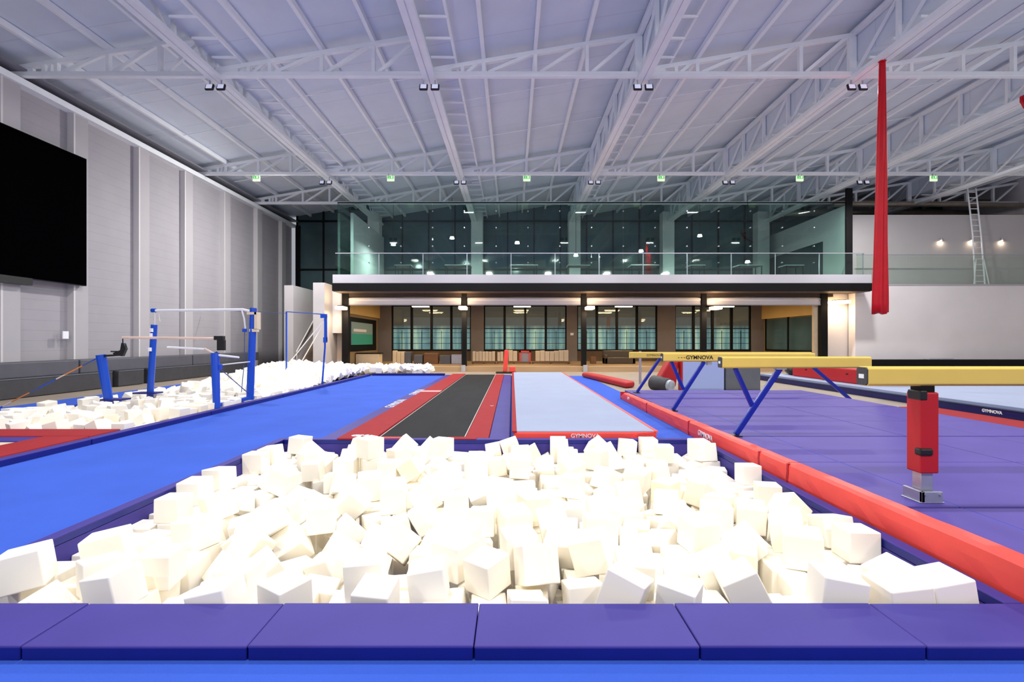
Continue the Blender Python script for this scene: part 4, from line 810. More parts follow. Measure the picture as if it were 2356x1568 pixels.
REST_DATA = [[1799,4463,-674,-2862,-1571,0,222],[1842,3774,-445,1506,1571,41,211],[1694,3465,-447,1841,-1510,-123,239],[354,5885,-440,3121,195,-1227,244],[787,5478,-469,-1707,-1571,0,217],[-2246,4366,-441,11,73,1624,229],[-1247,3832,-439,-1571,0,1625,208],[-2314,6020,-454,2503,-1552,-645,227],[29,3739,-434,-1001,1571,587,233],[1478,5474,-441,-112,1571,-2010,208],[1602,4502,-438,22,-251,-1347,234],[2555,4784,-443,-1629,211,1436,239],[1990,5495,-433,1342,37,1295,222],[-754,5496,-445,12,-1540,-140,237],[1880,4496,-416,-1571,504,-1551,215],[-1619,4445,-435,2804,1616,-243,212],[312,4006,-420,442,-61,112,245],[1653,3985,-440,1452,1571,-9,219],[-2220,4079,-428,-2,-8,67,241],[-1654,5129,-444,3139,39,159,228],[-1670,4194,-440,0,-2927,-1425,227],[-212,7185,-279,-224,2400,-1723,205],[-2326,3729,-444,-1006,1468,1589,240],[-1627,4673,-455,2,-1539,-1488,237],[1669,4221,-427,-1567,-34,1710,234],[1950,3999,-458,3075,-1571,0,218],[-509,5517,-439,329,1571,161,228],[-1588,3638,-448,1888,-784,1665,229],[-511,5233,-448,-1568,25,1588,245],[324,6159,-442,0,3,378,210],[430,3481,-438,1665,-1493,211,209],[-1242,4136,-435,-42,-410,-3001,220],[1985,4283,-519,124,2276,-1291,213],[1936,5201,-390,-366,309,-1709,226],[-977,7217,-202,-1636,-3,-1571,226],[1395,7210,-163,-1571,2346,1,241],[-1428,5122,-226,93,1571,232,207],[748,3758,-200,-1573,-112,-1853,231],[-335,4417,-207,1818,-1595,-99,231],[1434,6905,-230,3117,96,-337,206],[-271,5378,-294,1625,661,-1472,225],[574,2877,-162,-1517,-1226,-35,207],[-2976,3676,-280,-1434,683,-1559,227],[1387,6356,-337,2375,-427,-66,232],[818,4600,-242,-445,-2128,-1268,223],[975,6614,-197,-1453,1509,-42,232],[2550,7210,-247,-1656,-537,44,219],[-1366,7221,-228,-1571,0,-22,212],[1182,3394,-245,-1571,1,2970,220],[-1385,5595,-199,-770,1571,-844,221],[-1467,6341,-220,390,1521,-2579,239],[-2156,4926,-283,-1445,758,551,244],[196,4994,-123,2738,-304,-1586,236],[1940,4070,-232,-2458,1579,659,233],[-518,7217,-206,1776,-1571,-203,224],[656,6539,-227,0,3141,-1374,221],[2564,6306,-194,0,0,1301,209],[-483,5692,-196,1204,-1522,-1315,235],[1663,7224,-237,165,-1486,-166,209],[-1950,6904,-215,-1523,-17,-1366,207],[2178,7221,-194,1,-1172,-3141,215],[-644,5994,-182,886,1749,455,232],[1239,5024,-254,-982,-1300,2196,214],[-2669,6540,-207,283,-1587,-2020,232],[803,6946,-231,-1028,-126,1461,225],[-1781,6549,-220,1477,1550,1580,213],[683,5949,-213,-1775,1143,1641,220],[-1710,4671,-213,1233,1666,-439,229],[255,4186,-202,1327,-3022,101,222],[-660,4495,-272,-2627,-344,-1131,223],[2247,6739,-223,1507,-247,1775,209],[524,4134,-181,-1595,696,1246,217],[680,5149,-214,1996,-1571,-417,222],[-1702,6093,-214,485,1532,2005,232],[1658,4212,-190,980,-1605,1825,240],[-3212,4978,-232,1593,0,0,236],[-444,4720,-216,-74,0,2888,230],[128,6031,-199,-1571,0,-1125,234],[-2640,3628,-207,-2949,-1461,-220,232],[1570,3662,-235,-1763,-292,1701,231],[-3193,5254,-219,3028,34,1481,231],[-2930,4973,-218,-1318,1466,1756,213],[-751,7214,-216,-1623,-1505,53,228],[-3211,4168,-224,-1571,0,-1673,211],[629,6261,-204,1609,-1376,1605,230],[19,4079,-209,1394,1492,1579,235],[1026,5810,-399,3058,-854,157,243],[-2557,6945,-227,88,3139,-1104,240],[-1211,6321,-194,-1571,0,1698,233],[740,3206,-198,187,1718,-1383,239],[214,5197,-223,-7,-2845,1575,206],[957,4968,-172,2262,1331,-986,230],[-541,3390,-215,1541,1571,0,235],[1989,4974,-189,-207,2966,1061,243],[2518,3553,-226,1365,-1576,1568,209],[-1944,7219,-208,591,1571,635,213],[415,4925,-249,-1808,-1630,89,209],[1895,7218,-223,1526,1571,-45,223],[-1631,6918,-201,-1457,0,1754,235],[978,3139,-235,-43,-2993,-27,212],[-864,4989,-236,-120,0,310,208],[293,6952,-260,-1654,254,1600,214],[458,3844,-216,696,-1142,-2095,205],[1341,5836,-206,-173,-203,-1598,245],[742,7216,-212,-402,-1596,391,223],[-990,5836,-168,29,2189,-133,234],[-582,5231,-207,1630,-1545,1471,238],[1566,5276,-212,-2110,217,-230,234],[-1894,5850,-215,-6,-45,-1478,224],[-3207,7159,-203,474,-1649,-473,230],[-2673,4863,-333,892,-759,447,212],[-2954,6640,-209,54,60,-1752,242],[-2596,3133,-219,-1459,148,1585,206],[1754,6030,-205,1402,1601,1375,233],[-2968,6293,-193,0,0,-1591,230],[485,7219,-242,50,545,-3142,211],[-1211,6056,-125,2602,697,-326,222],[-130,5769,-201,99,-3131,-329,243],[416,6531,-224,-875,-1443,-2074,234],[2265,3893,-216,1,0,62,230],[-681,4778,-220,0,0,-1611,217],[-3200,6012,-242,-3142,0,8,223],[138,6702,-232,-2,12,-1675,240],[718,4016,-223,-47,1610,-1910,217],[-723,5725,-209,1051,-1667,1775,208],[1404,6633,-196,-475,-2402,1523,227],[-1389,5818,-200,-872,1571,-976,218],[-1282,6649,-219,-13,3100,1254,219],[1835,2909,-194,-3036,-1459,48,243],[-3196,6917,-231,599,-1365,2552,232],[-2517,5758,-243,-110,89,1376,226],[-2239,6533,-207,7,3136,-1508,214],[1822,5509,-202,-1850,1571,267,219],[-2001,4407,-212,3141,0,-260,220],[-2893,5458,-215,-1586,30,1390,236],[1733,6610,-224,45,-3053,736,229],[-1562,6652,-212,-1575,31,-1548,225],[-2984,6036,-235,2261,-1582,-682,206],[2504,4614,-175,-1475,-2246,933,245],[-1644,5849,-222,-1568,-1545,-144,224],[2258,5484,-189,-2010,798,-1601,213],[-972,6524,-208,1543,279,-2360,241],[-2484,5994,-214,-1568,88,-186,231],[-2235,7147,-195,661,1927,-1,224],[-900,5244,-244,563,-239,-1154,229],[1559,5590,-217,1,2973,-272,208],[946,3438,-225,1499,-1338,-94,213],[-2880,5761,-214,1021,-1580,953,244],[453,4437,-206,398,1512,-1375,241],[2538,4063,-251,-1558,-234,-1574,206],[958,7214,-218,1391,-1679,-1403,208],[713,3488,-194,-22,-3135,1421,221],[1074,6363,-195,3142,0,74,230],[-376,3737,-230,-740,-1347,-2538,228],[-2939,7211,-206,17,1468,-3048,220],[-2144,3354,-315,-576,2822,485,208],[-1005,4716,-215,-1296,1571,582,226],[-2917,6949,-219,-1403,-1100,1466,211],[2233,4152,-251,-140,1257,1499,232],[1186,6965,-180,-554,-528,3057,229],[144,6430,-227,-1429,1650,-87,230],[2220,6991,-200,1571,83,-1508,222],[-1044,3874,-271,1748,-606,-1649,211],[-1966,4636,-193,3141,86,-257,240],[207,4733,-173,1869,-2229,-369,210],[648,5379,-208,-38,-3139,46,225],[382,6254,-211,92,-2997,1556,228],[-1335,6959,-200,-84,29,-3111,235],[-2959,4730,-209,1,-3140,1392,231],[-1600,3110,-211,1571,8,3085,225],[-109,4819,-113,-105,2958,1535,244],[-799,5511,-219,-3,30,-225,211],[-1670,4945,-212,1442,148,-1590,233],[-2944,4472,-203,-243,1572,2867,242],[-3210,4718,-220,-1570,-133,-1589,236],[2321,4878,-221,-1027,2444,442,206],[978,5250,-268,-1432,666,-1658,244],[-1115,4982,-194,1562,-905,-1311,239],[-1710,7187,-229,0,0,-3059,244],[1553,3957,-208,-1636,-27,2798,232],[-425,2910,-185,-1324,1571,212,237],[1533,3366,-237,1394,2657,-190,207],[-2667,4369,-259,210,-1117,2860,236],[-1743,5287,-223,-947,-1082,1521,221],[2507,3824,-232,1573,-13,-1723,209],[-1017,3361,-232,0,0,1693,216],[-2274,4358,-214,-1082,-1497,1477,222],[-3213,3915,-233,1564,-1571,0,233],[1589,4941,-201,1571,0,2942,231],[-1217,5369,-209,867,-1644,-730,221],[1651,4568,-183,-1895,1124,-982,238],[2176,4463,-211,-1750,-1718,318,244],[1309,5411,-214,-49,-1398,-1480,228],[-2928,5212,-211,1559,-5,1491,230],[-2001,5270,-220,2789,19,-18,209],[851,6320,-207,2947,5,74,220],[-3220,5516,-219,1571,0,1539,214],[2273,5119,-215,131,-377,-1531,233],[-213,6874,-216,-24,-40,1725,241],[-1948,5553,-338,43,564,-1470,233],[2243,3409,-173,167,-39,-451,211],[2182,6238,-231,3105,21,1220,224],[712,4365,-215,-1582,511,1363,240],[-561,4995,-240,0,0,-1613,226],[-470,6820,-212,301,-670,1259,216],[-2389,5114,-227,-1540,48,-1934,207],[-155,6056,-220,-94,-103,306,220],[-204,5039,-281,-1484,628,-1402,206],[529,6978,-221,78,-37,-78,231],[1926,4327,-231,94,1304,1636,227],[-376,5929,-210,-1570,-3,-1499,212],[-3222,6273,-248,-1553,-1557,1565,212],[2548,4296,-154,-96,803,-71,215],[-2663,7178,-220,1428,40,-1215,235],[-286,4025,-193,-1614,1465,-1416,231],[-1068,6881,-202,0,0,229,245],[-85,4302,-199,23,-1454,-3042,212],[2509,6864,-198,-1571,0,-1292,221],[159,5437,-218,1550,-90,-1568,232],[-553,5463,-216,1646,-1571,-141,218],[2149,3193,-209,-753,-1725,319,211],[68,7188,-211,1267,-117,1679,237],[1592,6405,-123,-1724,514,2332,219],[-2435,6732,-208,-1767,132,2011,223],[2033,6031,-210,-1766,-22,-338,219],[-2137,7096,6,1216,-33,-1660,220],[-2224,4683,-131,1015,-2566,-879,206],[-1169,7173,-13,2763,-783,511,220],[656,7206,8,3119,-12,1480,222],[149,3869,-194,-455,-1678,637,217],[696,6567,-6,0,0,1490,220],[-1954,3413,-208,196,2822,485,231],[-1658,3357,-279,-1280,-1118,-182,216],[-2035,6607,12,38,3136,-1309,233],[-415,6256,-160,-2773,-1381,-453,224],[-756,6689,-222,0,0,883,213],[-6440,12771,-628,-1571,0,3044,223],[-6473,10380,-627,-2712,-1571,0,227],[-6413,11957,-635,0,-3142,273,211],[-8953,8302,-634,997,-1571,-1940,211],[-6599,13182,-621,1718,1571,58,239],[-6406,10099,-633,1580,-1571,0,213],[-8624,8297,-630,1585,-1571,0,219],[-8601,8531,-624,-1571,0,1553,232],[-6821,8605,-628,-1571,0,-2011,223],[-7789,8600,-625,1113,-1571,40,231],[-6461,11305,-628,131,-1571,0,223],[-6414,10984,-387,-1232,1571,-1311,221],[-7939,8345,-405,1571,-5,-1844,237],[-6421,13101,-416,2158,2058,-90,212],[-6741,8556,-396,-65,-7,-1744,234],[-6391,11806,-377,-1571,39,1691,241],[-7630,8553,-395,-2078,1560,569,225],[-8467,8517,-388,-1563,-44,2948,241],[-6352,11509,-419,-138,-1084,-1448,207],[-8200,8344,-351,-596,-3142,-438,217],[-8678,8304,-415,0,0,42,212],[-6382,12837,-406,-424,-1571,-1160,222],[-6633,9339,-410,2030,764,450,234],[-6507,12281,-399,1451,-6,137,238],[-9945,9836,-167,-1612,1460,-1466,223],[-9972,12974,-184,40,-12,-1,213],[-7158,9523,-177,889,1514,786,242],[-9686,11396,-163,-987,1405,573,224],[-9079,10819,-142,1918,1736,6,238],[-7536,9859,-172,284,1664,1775,216],[-6419,10358,-151,108,1600,-1456,239],[-9662,11161,-248,1586,-2382,-123,227],[-8321,11885,-152,-1596,-152,1677,220],[-7609,8253,-199,-1805,84,-1573,243],[-9640,10932,-189,11,88,1532,215],[-8214,11639,-176,1620,81,1588,210],[-6390,12517,-166,-2337,-1571,-714,214],[-6823,9747,-152,1212,-1703,230,244],[-6831,9472,-245,1196,800,-677,236],[-9631,9365,-160,-1125,1665,-1233,206],[-6377,10126,-191,711,-1571,872,221],[-7424,12409,-117,100,-2071,-157,243],[-9561,12170,-150,-34,1762,-1844,239],[-7268,8243,-156,570,1571,-1118,222],[-9689,12466,-146,279,-73,-1592,244],[-6541,9411,-150,1639,865,-81,221],[-7453,9586,-163,-709,1672,1135,216],[-8108,10324,-149,-1571,0,1741,222],[-6488,13477,-163,0,0,-1357,207],[-9392,11099,-169,-673,1341,-713,236],[-6379,11313,-162,26,3058,-1299,214],[-9311,10269,-168,-1687,1643,1120,238],[-6394,11804,-148,-61,1610,1699,218],[-6478,8764,-376,-198,0,-1506,211],[-6382,11564,-160,-704,1673,-561,227],[-9395,10055,-152,-2372,-1473,465,223],[-6478,12037,-368,147,1301,-2878,238],[-9959,11623,-157,0,452,-1571,242],[-6398,13245,-193,-1413,1124,-1215,212],[-6681,10700,81,219,3041,265,223],[-6690,9146,-167,1404,2455,-189,240],[-7008,10126,15,-561,1571,384,221],[-7734,10706,14,139,858,-3004,239],[-6502,11895,70,1533,-10,-121,226],[-8545,9860,37,64,81,-408,206],[-6415,12811,100,-1571,-2235,-85,236],[-6755,10930,47,0,3142,230,218],[-8408,12153,67,1531,1494,-1210,238],[-6711,10425,64,-1374,-1609,-1465,240],[-7237,12391,27,-1059,199,-1504,225],[-8284,8481,61,1595,-38,2555,218],[-8555,8280,-26,2320,398,-1965,233],[-8379,9399,34,3031,120,1523,210],[-7399,11364,21,1576,126,54,214],[-7858,12424,39,-245,-1078,-2967,236],[-7517,11066,19,2349,-317,1740,222],[-6487,10103,43,1520,-89,-1780,219],[-8032,13208,-18,-52,-2300,-1524,241],[-6697,12625,23,-2327,-1513,407,219],[-7771,10017,-98,-2808,252,-1618,215],[-7303,10613,48,688,876,407,212],[-6785,13474,68,2999,1571,-119,241],[-9948,10029,50,1410,-1605,-1570,230],[-8665,11112,29,0,-3141,1126,231],[-7037,8308,39,-1548,5,-164,212],[-8963,8291,46,393,1424,1585,239],[-6751,10039,53,-1494,-18,3125,210],[-8986,12862,91,694,1555,1660,238],[-7523,9925,40,-1125,1478,-1366,218],[-7707,13488,37,-10,43,-11,220],[-9500,11846,-32,-2640,360,-901,216],[-7162,10366,20,1605,1669,78,210],[-9945,10432,20,1389,-1571,-1104,218],[-9307,13005,-25,2278,-40,-119,210],[-7671,9339,45,-1680,-450,-1465,218],[-6370,13079,18,-175,-1115,-1497,229],[-9171,8511,47,-2789,1491,-360,214],[-9316,8267,66,0,0,248,243],[-6856,11143,66,9,1516,-2909,243],[-8674,12528,26,1430,82,1487,210],[-9323,13446,45,1571,0,1553,228],[-8493,13479,48,-10,-178,22,235],[-9912,9037,68,804,1625,-1485,237],[-7876,11565,42,628,3129,289,240],[-9188,9065,-35,-554,-2338,1469,244],[-7752,11955,69,0,3142,-1404,243],[-7055,9859,35,230,2048,-114,238],[-7369,11675,38,1572,1,1417,207],[-6404,13483,47,292,1571,265,211],[-8140,11148,-75,946,149,1620,232],[-9079,9586,-58,760,263,-1439,244],[-7911,8850,-44,203,-858,-800,220],[-9892,13417,34,1560,-1571,1290,211],[-8221,9623,43,1639,-96,1300,220],[-9479,8514,-3,-2015,1942,-534,216],[-8764,11394,-166,3123,-123,308,214],[-6372,11538,69,-1068,-1469,-561,232],[-7105,13251,48,786,1512,1515,236],[-9940,12501,43,145,3062,1376,213],[-6877,8539,-21,1323,-2631,-139,244],[-6962,12227,41,-583,1568,-1663,225],[-9490,12659,-34,100,1893,-2714,221],[-7042,9146,-97,-2001,972,909,225],[-7465,12788,54,1564,1,2529,236],[-8678,13177,33,3028,156,1113,209],[-9178,11118,11,-2136,-809,98,228],[-9900,11880,69,814,1571,-1396,240],[-8429,10827,-5,-1232,98,-562,240],[-8067,12114,81,1716,1531,-1372,241],[-9674,8280,48,1655,-1571,-225,220],[-8781,8967,-72,2250,884,-321,223],[-8984,11804,-272,626,-839,490,230],[-7135,11329,91,-1571,0,1289,230],[-7116,8807,-24,-827,-642,1850,216],[-8696,12774,49,1687,44,-1773,227],[-7659,8479,-28,-3040,-781,-61,228],[-8612,11908,43,152,1926,-1955,219],[-9947,8315,41,1571,0,-1793,214],[-7783,13136,29,-810,-1567,-2275,219],[-7099,10880,66,-3119,84,-1048,237],[-8403,10418,49,-80,-1760,1941,242],[-6786,11949,69,6,3138,1279,237],[-7043,12668,-53,-2249,704,-1705,225],[-6411,12588,43,1571,0,-75,205],[-7405,11995,13,-596,-3012,90,215],[-9703,9868,50,-824,-1763,1112,220],[-8407,12704,-56,-691,-2593,-1343,222],[-8131,12673,33,1700,1275,-461,206],[-9884,13181,44,-11,-1275,3123,209],[-6355,11292,55,1564,-1484,1546,214],[-9406,11573,-75,-90,-2116,-841,231],[-9532,8921,-26,624,287,24,227],[-7762,12906,32,12,-3121,161,218],[-6360,11056,71,-1479,-1571,-110,232],[-7466,13223,72,1526,-128,-1824,238],[-7099,11658,-50,1257,1030,-425,242],[-6951,10613,56,-1677,-12,2039,235],[-9613,10167,-161,97,5,-1848,212],[-8761,10053,-45,-1016,2177,799,213],[-9390,12384,-132,1709,-86,1283,235],[-9186,12654,-33,1039,563,-1319,221],[-7999,12910,49,-632,-1521,-881,232],[-8829,9376,-15,-485,559,176,239],[-7622,11661,46,3131,1506,-13,233],[-8429,11328,-99,-127,2457,1313,212],[-7981,9523,48,1558,-236,-1620,231],[-9438,10501,42,993,1228,1359,226],[-9949,11273,-104,-1688,1127,1479,243],[-9130,12090,-133,-1800,-277,342,245],[-9684,9611,42,0,3141,379,233],[-7995,10718,-71,699,-614,2327,221],[-9607,13481,57,121,-1647,-121,235],[-8048,13489,69,72,1622,72,221],[-9618,13223,96,1252,-1820,-1261,239],[-7818,12186,19,1,1238,44,205],[-8751,10789,73,1540,-28,-2007,234],[-6838,11456,-17,-392,2489,-1803,241],[-8159,11823,46,-1418,-207,1983,206]]
def cube_mesh(i):
    rnd = random.Random(40 + i)
    bm = bmesh.new()
    bmesh.ops.create_cube(bm, size=1.0)
    bmesh.ops.bevel(bm, geom=list(bm.edges), offset=.045, segments=3, affect='EDGES', profile=.55)
    # cut foam: each block a little skewed
    sk = [rnd.uniform(-.03, .03) for _ in range(6)]
    for v in bm.verts:
        x, y, z = v.co
        v.co = (x * (1 + sk[0] * z) + sk[1] * y, y * (1 + sk[2] * x) + sk[3] * z, z * (1 + sk[4] * y) + sk[5] * x)
    me = bpy.data.meshes.new('foam_cube')
    bm.to_mesh(me)
    bm.free()
    for p in me.polygons:
        p.use_smooth = p.area < .05
    me.materials.append(FOAM)
    return me
CUBES = [cube_mesh(i) for i in range(7)]

def zone(x, y):
    side = 'left half' if x < -.32 else 'right half'
    if y < 3.4:
        return 'cream foam cube against the near rim of the front pit, %s' % side, 'cubes along the near rim, ' + side
    if x < -2.75:
        return 'cream foam cube lying against the left rim of the front pit', 'cubes along the left rim'
    if x > 2.15:
        return 'cream foam cube lying against the right rim of the front pit', 'cubes along the right rim'
    if y > 6.75:
        return 'cream foam cube against the far rim of the front pit, %s' % side, 'cubes along the far rim, ' + side
    b = 'near' if y < 4.6 else ('middle' if y < 5.7 else 'far')
    return 'cream foam cube in the %s part of the front pit, %s' % (b, side), '%s foam cubes, %s' % (b, side)

def place_cube(i, d, label, group):
    o = bpy.data.objects.new('foam_cube', CUBES[i % 7])
    o.location = (d[0] / 1000, d[1] / 1000, d[2] / 1000)
    o.rotation_euler = (d[3] / 1000, d[4] / 1000, d[5] / 1000)
    s = d[6] / 1000 * 1.0
    o.scale = (s, s, s)
    col.objects.link(o)
    return tag(o, label, 'foam cube', group)
for i, d in enumerate(CUBE_DATA):
    if d[0] < -6000:
        row_ = 'first rows' if d[1] < 9300 else ('middle rows' if d[1] < 10600 else 'rows around the blue posts')
        place_cube(i, d, 'cream foam cube in the left pit behind the trampoline, ' + row_, 'left pit foam cubes, ' + row_)
    else:
        place_cube(i, d, *zone(d[0] / 1000, d[1] / 1000))

# the rest of the foam: cubes hidden in the front pit, the far part of the left pit and the strip behind the blue floor
rnd = random.Random(3)
fv, ff = [], []
FEET = [(-8.85, 11.1), (-8.98, 12.5), (-6.24, 10.65), (-6.34, 12.2), (-8.95, 20.0), (-6.25, 16.6)]
def add_cube(loc, rot, s, i):
    if any((loc[0] - f[0]) ** 2 + (loc[1] - f[1]) ** 2 < .26 ** 2 for f in FEET):
        return
    me = CUBES[i % 7]
    R = Euler(rot).to_matrix()
    n = len(fv)
    L = Vector(loc)
    for v in me.vertices:
        fv.append(tuple(R @ (v.co * s) + L))
    for p in me.polygons:
        ff.append(tuple(n + k for k in p.vertices))
for i, d in enumerate(REST_DATA):
    add_cube((d[0] / 1000, d[1] / 1000, d[2] / 1000), (d[3] / 1000, d[4] / 1000, d[5] / 1000), d[6] / 1000, i)
def heap(x, y):
    return .05 + .22 * max(0, min(1, (y - 15) / 5)) + .05 * math.sin(x * 1.9 + y * .7)
y_ = 13.75
i = 0
while y_ < 21.5:
    x_ = -9.95
    while x_ < -6.35:
        px, py = min(x_ + rnd.uniform(-.05, .05), -6.42), y_ + rnd.uniform(-.05, .05)
        s = rnd.uniform(.215, .255)
        rot = [rnd.uniform(-3, 3) for _ in range(3)]
        add_cube((px, py, heap(px, py) + rnd.uniform(-.08, .08)), rot, s, i)
        i += 1
        x_ += .2
    y_ += .215
for k in range(90):
    px, py = rnd.uniform(-9.8, -6.6), rnd.uniform(13.8, 21.2)
    add_cube((px, py, .12 + heap(px, py) + rnd.uniform(-.02, .1)), [rnd.uniform(-3, 3) for _ in range(3)], rnd.uniform(.215, .25), k)
for k in range(330):
    px, py = rnd.uniform(-11.2, -3.7), rnd.uniform(22.1, 23.4)
    add_cube((px, py, .12 + rnd.random() * .22), [rnd.uniform(-3, 3) for _ in range(3)], rnd.uniform(.215, .25), k)
for k in range(150):
    px, py = rnd.uniform(-10.8, -8.2), rnd.uniform(20.4, 23.2)
    add_cube((px, py, .2 + rnd.random() * .35 * (1 - abs(px + 9.6) / 2)), [rnd.uniform(-3, 3) for _ in range(3)], rnd.uniform(.215, .25), k)
t = thing('foam_pit_liner', 'blue and purple inner walls of the left foam pit', 'pit liner', (-8.15, 15, -.8))
B(-10.16, -10.1, 8.08, 21.72, -.8, -.0).build('side_wall', BLUE, t)
B(-6.22, -6.16, 8.08, 21.72, -.8, -.0).build('side_wall', PURPLE, t)
B(-10.1, -6.22, 8.02, 8.08, -.8, -.0).build('front_wall', PURPLE, t)
B(-10.1, -6.22, 21.72, 21.78, -.8, -.0).build('back_wall', PURPLE, t)
B(-10.1, -6.22, 8.08, 21.72, -.85, -.8).build('bottom', PURPLE, t)
me = bpy.data.meshes.new('foam_filling')
me.from_pydata(fv, [], ff)
for p in me.polygons:
    p.use_smooth = p.area < .002
me.materials.append(FOAM)
o = bpy.data.objects.new('foam_filling', me)
col.objects.link(o)
tag(o, 'heaped cream foam cubes filling the left pits under the blue bars and along the back', 'foam filling', None, 'stuff')

# ------------------------------------------------------------------ left pit rim, trampoline
yb = [5.0, 7.3, 10.2, 13.4, 16.8, 19.6, 21.7]
for k in range(6):
    vinyl_pad('rim_pad', -6.22, -6.08, yb[k] + .006, yb[k + 1] - .006, 0, .085, 'navy sided rim pad along the left foam pit, %s from the near end' % ORD[k], 'rim pad', 'rim pads along the left foam pit')
vinyl_pad('rim_pad', -6.05, -2.9, 21.76, 21.9, 0, .1, 'dark blue rim pad at the far end of the blue floor before the foam strip', 'rim pad', None, NAVY)
t = thing('trampoline', 'ground trampoline with red frame pads and beige bed at the near left', 'trampoline', (-8, 6.5, 0))
MB().box(-9.6, -6.24, 7.45, 8.05, .0, .10).build('frame_pad', REDTOP, t, bevel=.02)
MB().box(-6.9, -6.24, 4.6, 7.44, .0, .10).build('frame_pad', REDTOP, t, bevel=.02)
B(-9.6, -6.92, 7.12, 7.44, .0, .085).build('spring_cover', PURPLE, t)
B(-9.6, -6.92, 4.6, 7.1, .0, .075).build('bed', BEIGEBED, t)

# ------------------------------------------------------------------ tumbling track
t = thing('tumbling_track', 'long tumbling track with charcoal bed and red edge pads on the blue floor', 'tumbling track', (-1.4, 14.6, 0))
Y0, Y1 = 7.5, 21.75
B(-2.86, -2.55, Y0, Y1, 0, .045).build('side_pad', PURPLE, t, bevel=.01)
B(-.345, -.03, Y0, Y1, 0, .045).build('side_pad', PURPLE, t, bevel=.01)
p1 = B(-2.545, -2.0, 7.32, Y1, .068, .09).build('edge_pad', REDTOP, t, bevel=.008)
B(-2.54, -2.0, 7.5, Y1, 0, .066).build('edge_pad_core', REDTOP, t)
B(-.7, -.35, Y0, Y1, 0, .06).build('edge_pad', REDTOP, t, bevel=.008)
B(-1.995, -.705, Y0, Y1, 0, .055).build('bed', BLACKBED, t)
B(-1.995, -1.985, Y0, Y1, .05, .062).build('piping', STRAP, t)
B(-.715, -.705, Y0, Y1, .05, .062).build('piping', STRAP, t)
B(-1.98, -1.62, 7.38, 7.52, .068, .075).build('end_flap', DEEPRED, t)
B(-.95, -.52, 7.34, 7.5, .068, .078).build('end_flap', REDTOP, t)
text(t, 'GM', .16, LETTER, (-2.27, 7.52, .0915), (0, 0, 0), 'emblem', .001, .01)
for yy in (11.2, 13.8):
    text(t, 'GYMNOVA', .30, LETTER, (-2.7, yy + .6, .047), (0, 0, math.pi / 2), 'lettering', .001)
B(-2.545, -2.0, 14.0, 14.4, .0885, .0915).build('repair_patch', M('pale_pink_patch', (214, 150, 150), rough=.7), t)
text(t, 'V', .14, LETTER, (-.45, 11.2, .0615), (0, 0, 0), 'emblem', .001)

# ------------------------------------------------------------------ inflatable air track
t = thing('air_track', 'long pale blue inflatable air track with red sides', 'air track', (1.09, 14.6, 0))
B(.02, 2.16, 7.53, 21.75, .01, .148).build('body', RED, t, bevel=.03)
B(.07, 2.13, 7.545, 21.74, .14, .156).build('top_surface', PALEBLUE, t, bevel=.006)
B(.0, .07, 7.52, 21.7, .135, .158).build('edge_strip', REDTOP, t)
B(2.13, 2.18, 7.52, 21.7, .135, .158).build('edge_strip', RED, t)
fold = MB()
for j in range(5):
    fold.tube([(1.75 + .03 * j, 7.52, .03 + .022 * j), (2.0, 7.515, .05 + .02 * j), (2.16, 7.53, .06 + .02 * j)], .008, 6)
fold.build('corner_fold', RED, t)
text(t, 'GYMNOVA', .085, LETTER, (1.09, 7.526, .082), UPR, 'lettering', .002, .001)

# ------------------------------------------------------------------ red bolster wall between pit and mats
def ztop(y):
    return .285 - (y - 1.5) * .0085
bys = [0.9, 5.18, 5.78, 8.08, 10.6, 13.1]
bn = ['nearest long length beside the foam pit', 'short second length', 'third length with white lettering', 'fourth length', 'farthest length with rounded end']
for k in range(5):
    a, b = bys[k] + .006, bys[k + 1] - .006
    xa, xb = 2.82, 2.96
    t = thing('red_bolster', 'red vinyl bolster edging the purple mats, %s' % bn[k], 'bolster', (2.89, (a + b) / 2, 0), 'red bolsters edging the purple mats')
    ns = max(2, int((b - a) / .15))
    m_ = MB()
    r2 = random.Random(k)
    pts = []
    for s in range(ns + 1):
        yy = a + (b - a) * s / ns
        j = r2.uniform(-.006, .006)
        zt = ztop(yy) + r2.uniform(-.003, .003)
        if k == 4 and s >= ns - 1:
            zt -= .05 * (s - ns + 2)
        n0 = len(m_.v)
        prof = [(xa + .012, 0.0), (xa + j, zt * .3), (xa - j * .6, zt * .65), (xa + .004, zt - .025), (xa + .028, zt), (xb - .02, zt), (xb, zt - .02), (xb, 0)]
        m_.v += [(p[0], yy, p[1]) for p in prof]
        if s:
            for q in range(8):
                q2 = (q + 1) % 8
                m_.f.append((n0 - 8 + q, n0 - 8 + q2, n0 + q2, n0 + q))
    m_.f.append(tuple(range(8)))
    m_.f.append(tuple(range(8 * ns, 8 * ns + 8)))
    m_.build('cover', RED, t, smooth=False)
    B(xa - .004, xb, b - .03, b, 0.0, ztop(b) * .98).build('seam_flap', DEEPRED, t)
    if k == 2:
        text(t, 'GYMNOVA', .11, LETTER, (2.812, 7.35, .12), (math.pi / 2, 0, -math.pi / 2), 'lettering', .003, .001)
    if k == 4:
        text(t, 'GYM', .1, LETTER, (2.812, 12.2, .11), (math.pi / 2, 0, -math.pi / 2), 'lettering', .003)
# low crumpled red bolster further back
o = MB()
o.prism([(2.9, 21.0), (3.35, 20.6), (4.0, 16.4), (3.62, 16.0)], 'z', 0, .2)
t_ = o.build('red_wedge', DEEPRED, bevel=.07, seg=3, smooth=True)
tag(t_, 'low crumpled red mat lying beyond the far end of the red bolsters', 'mat')

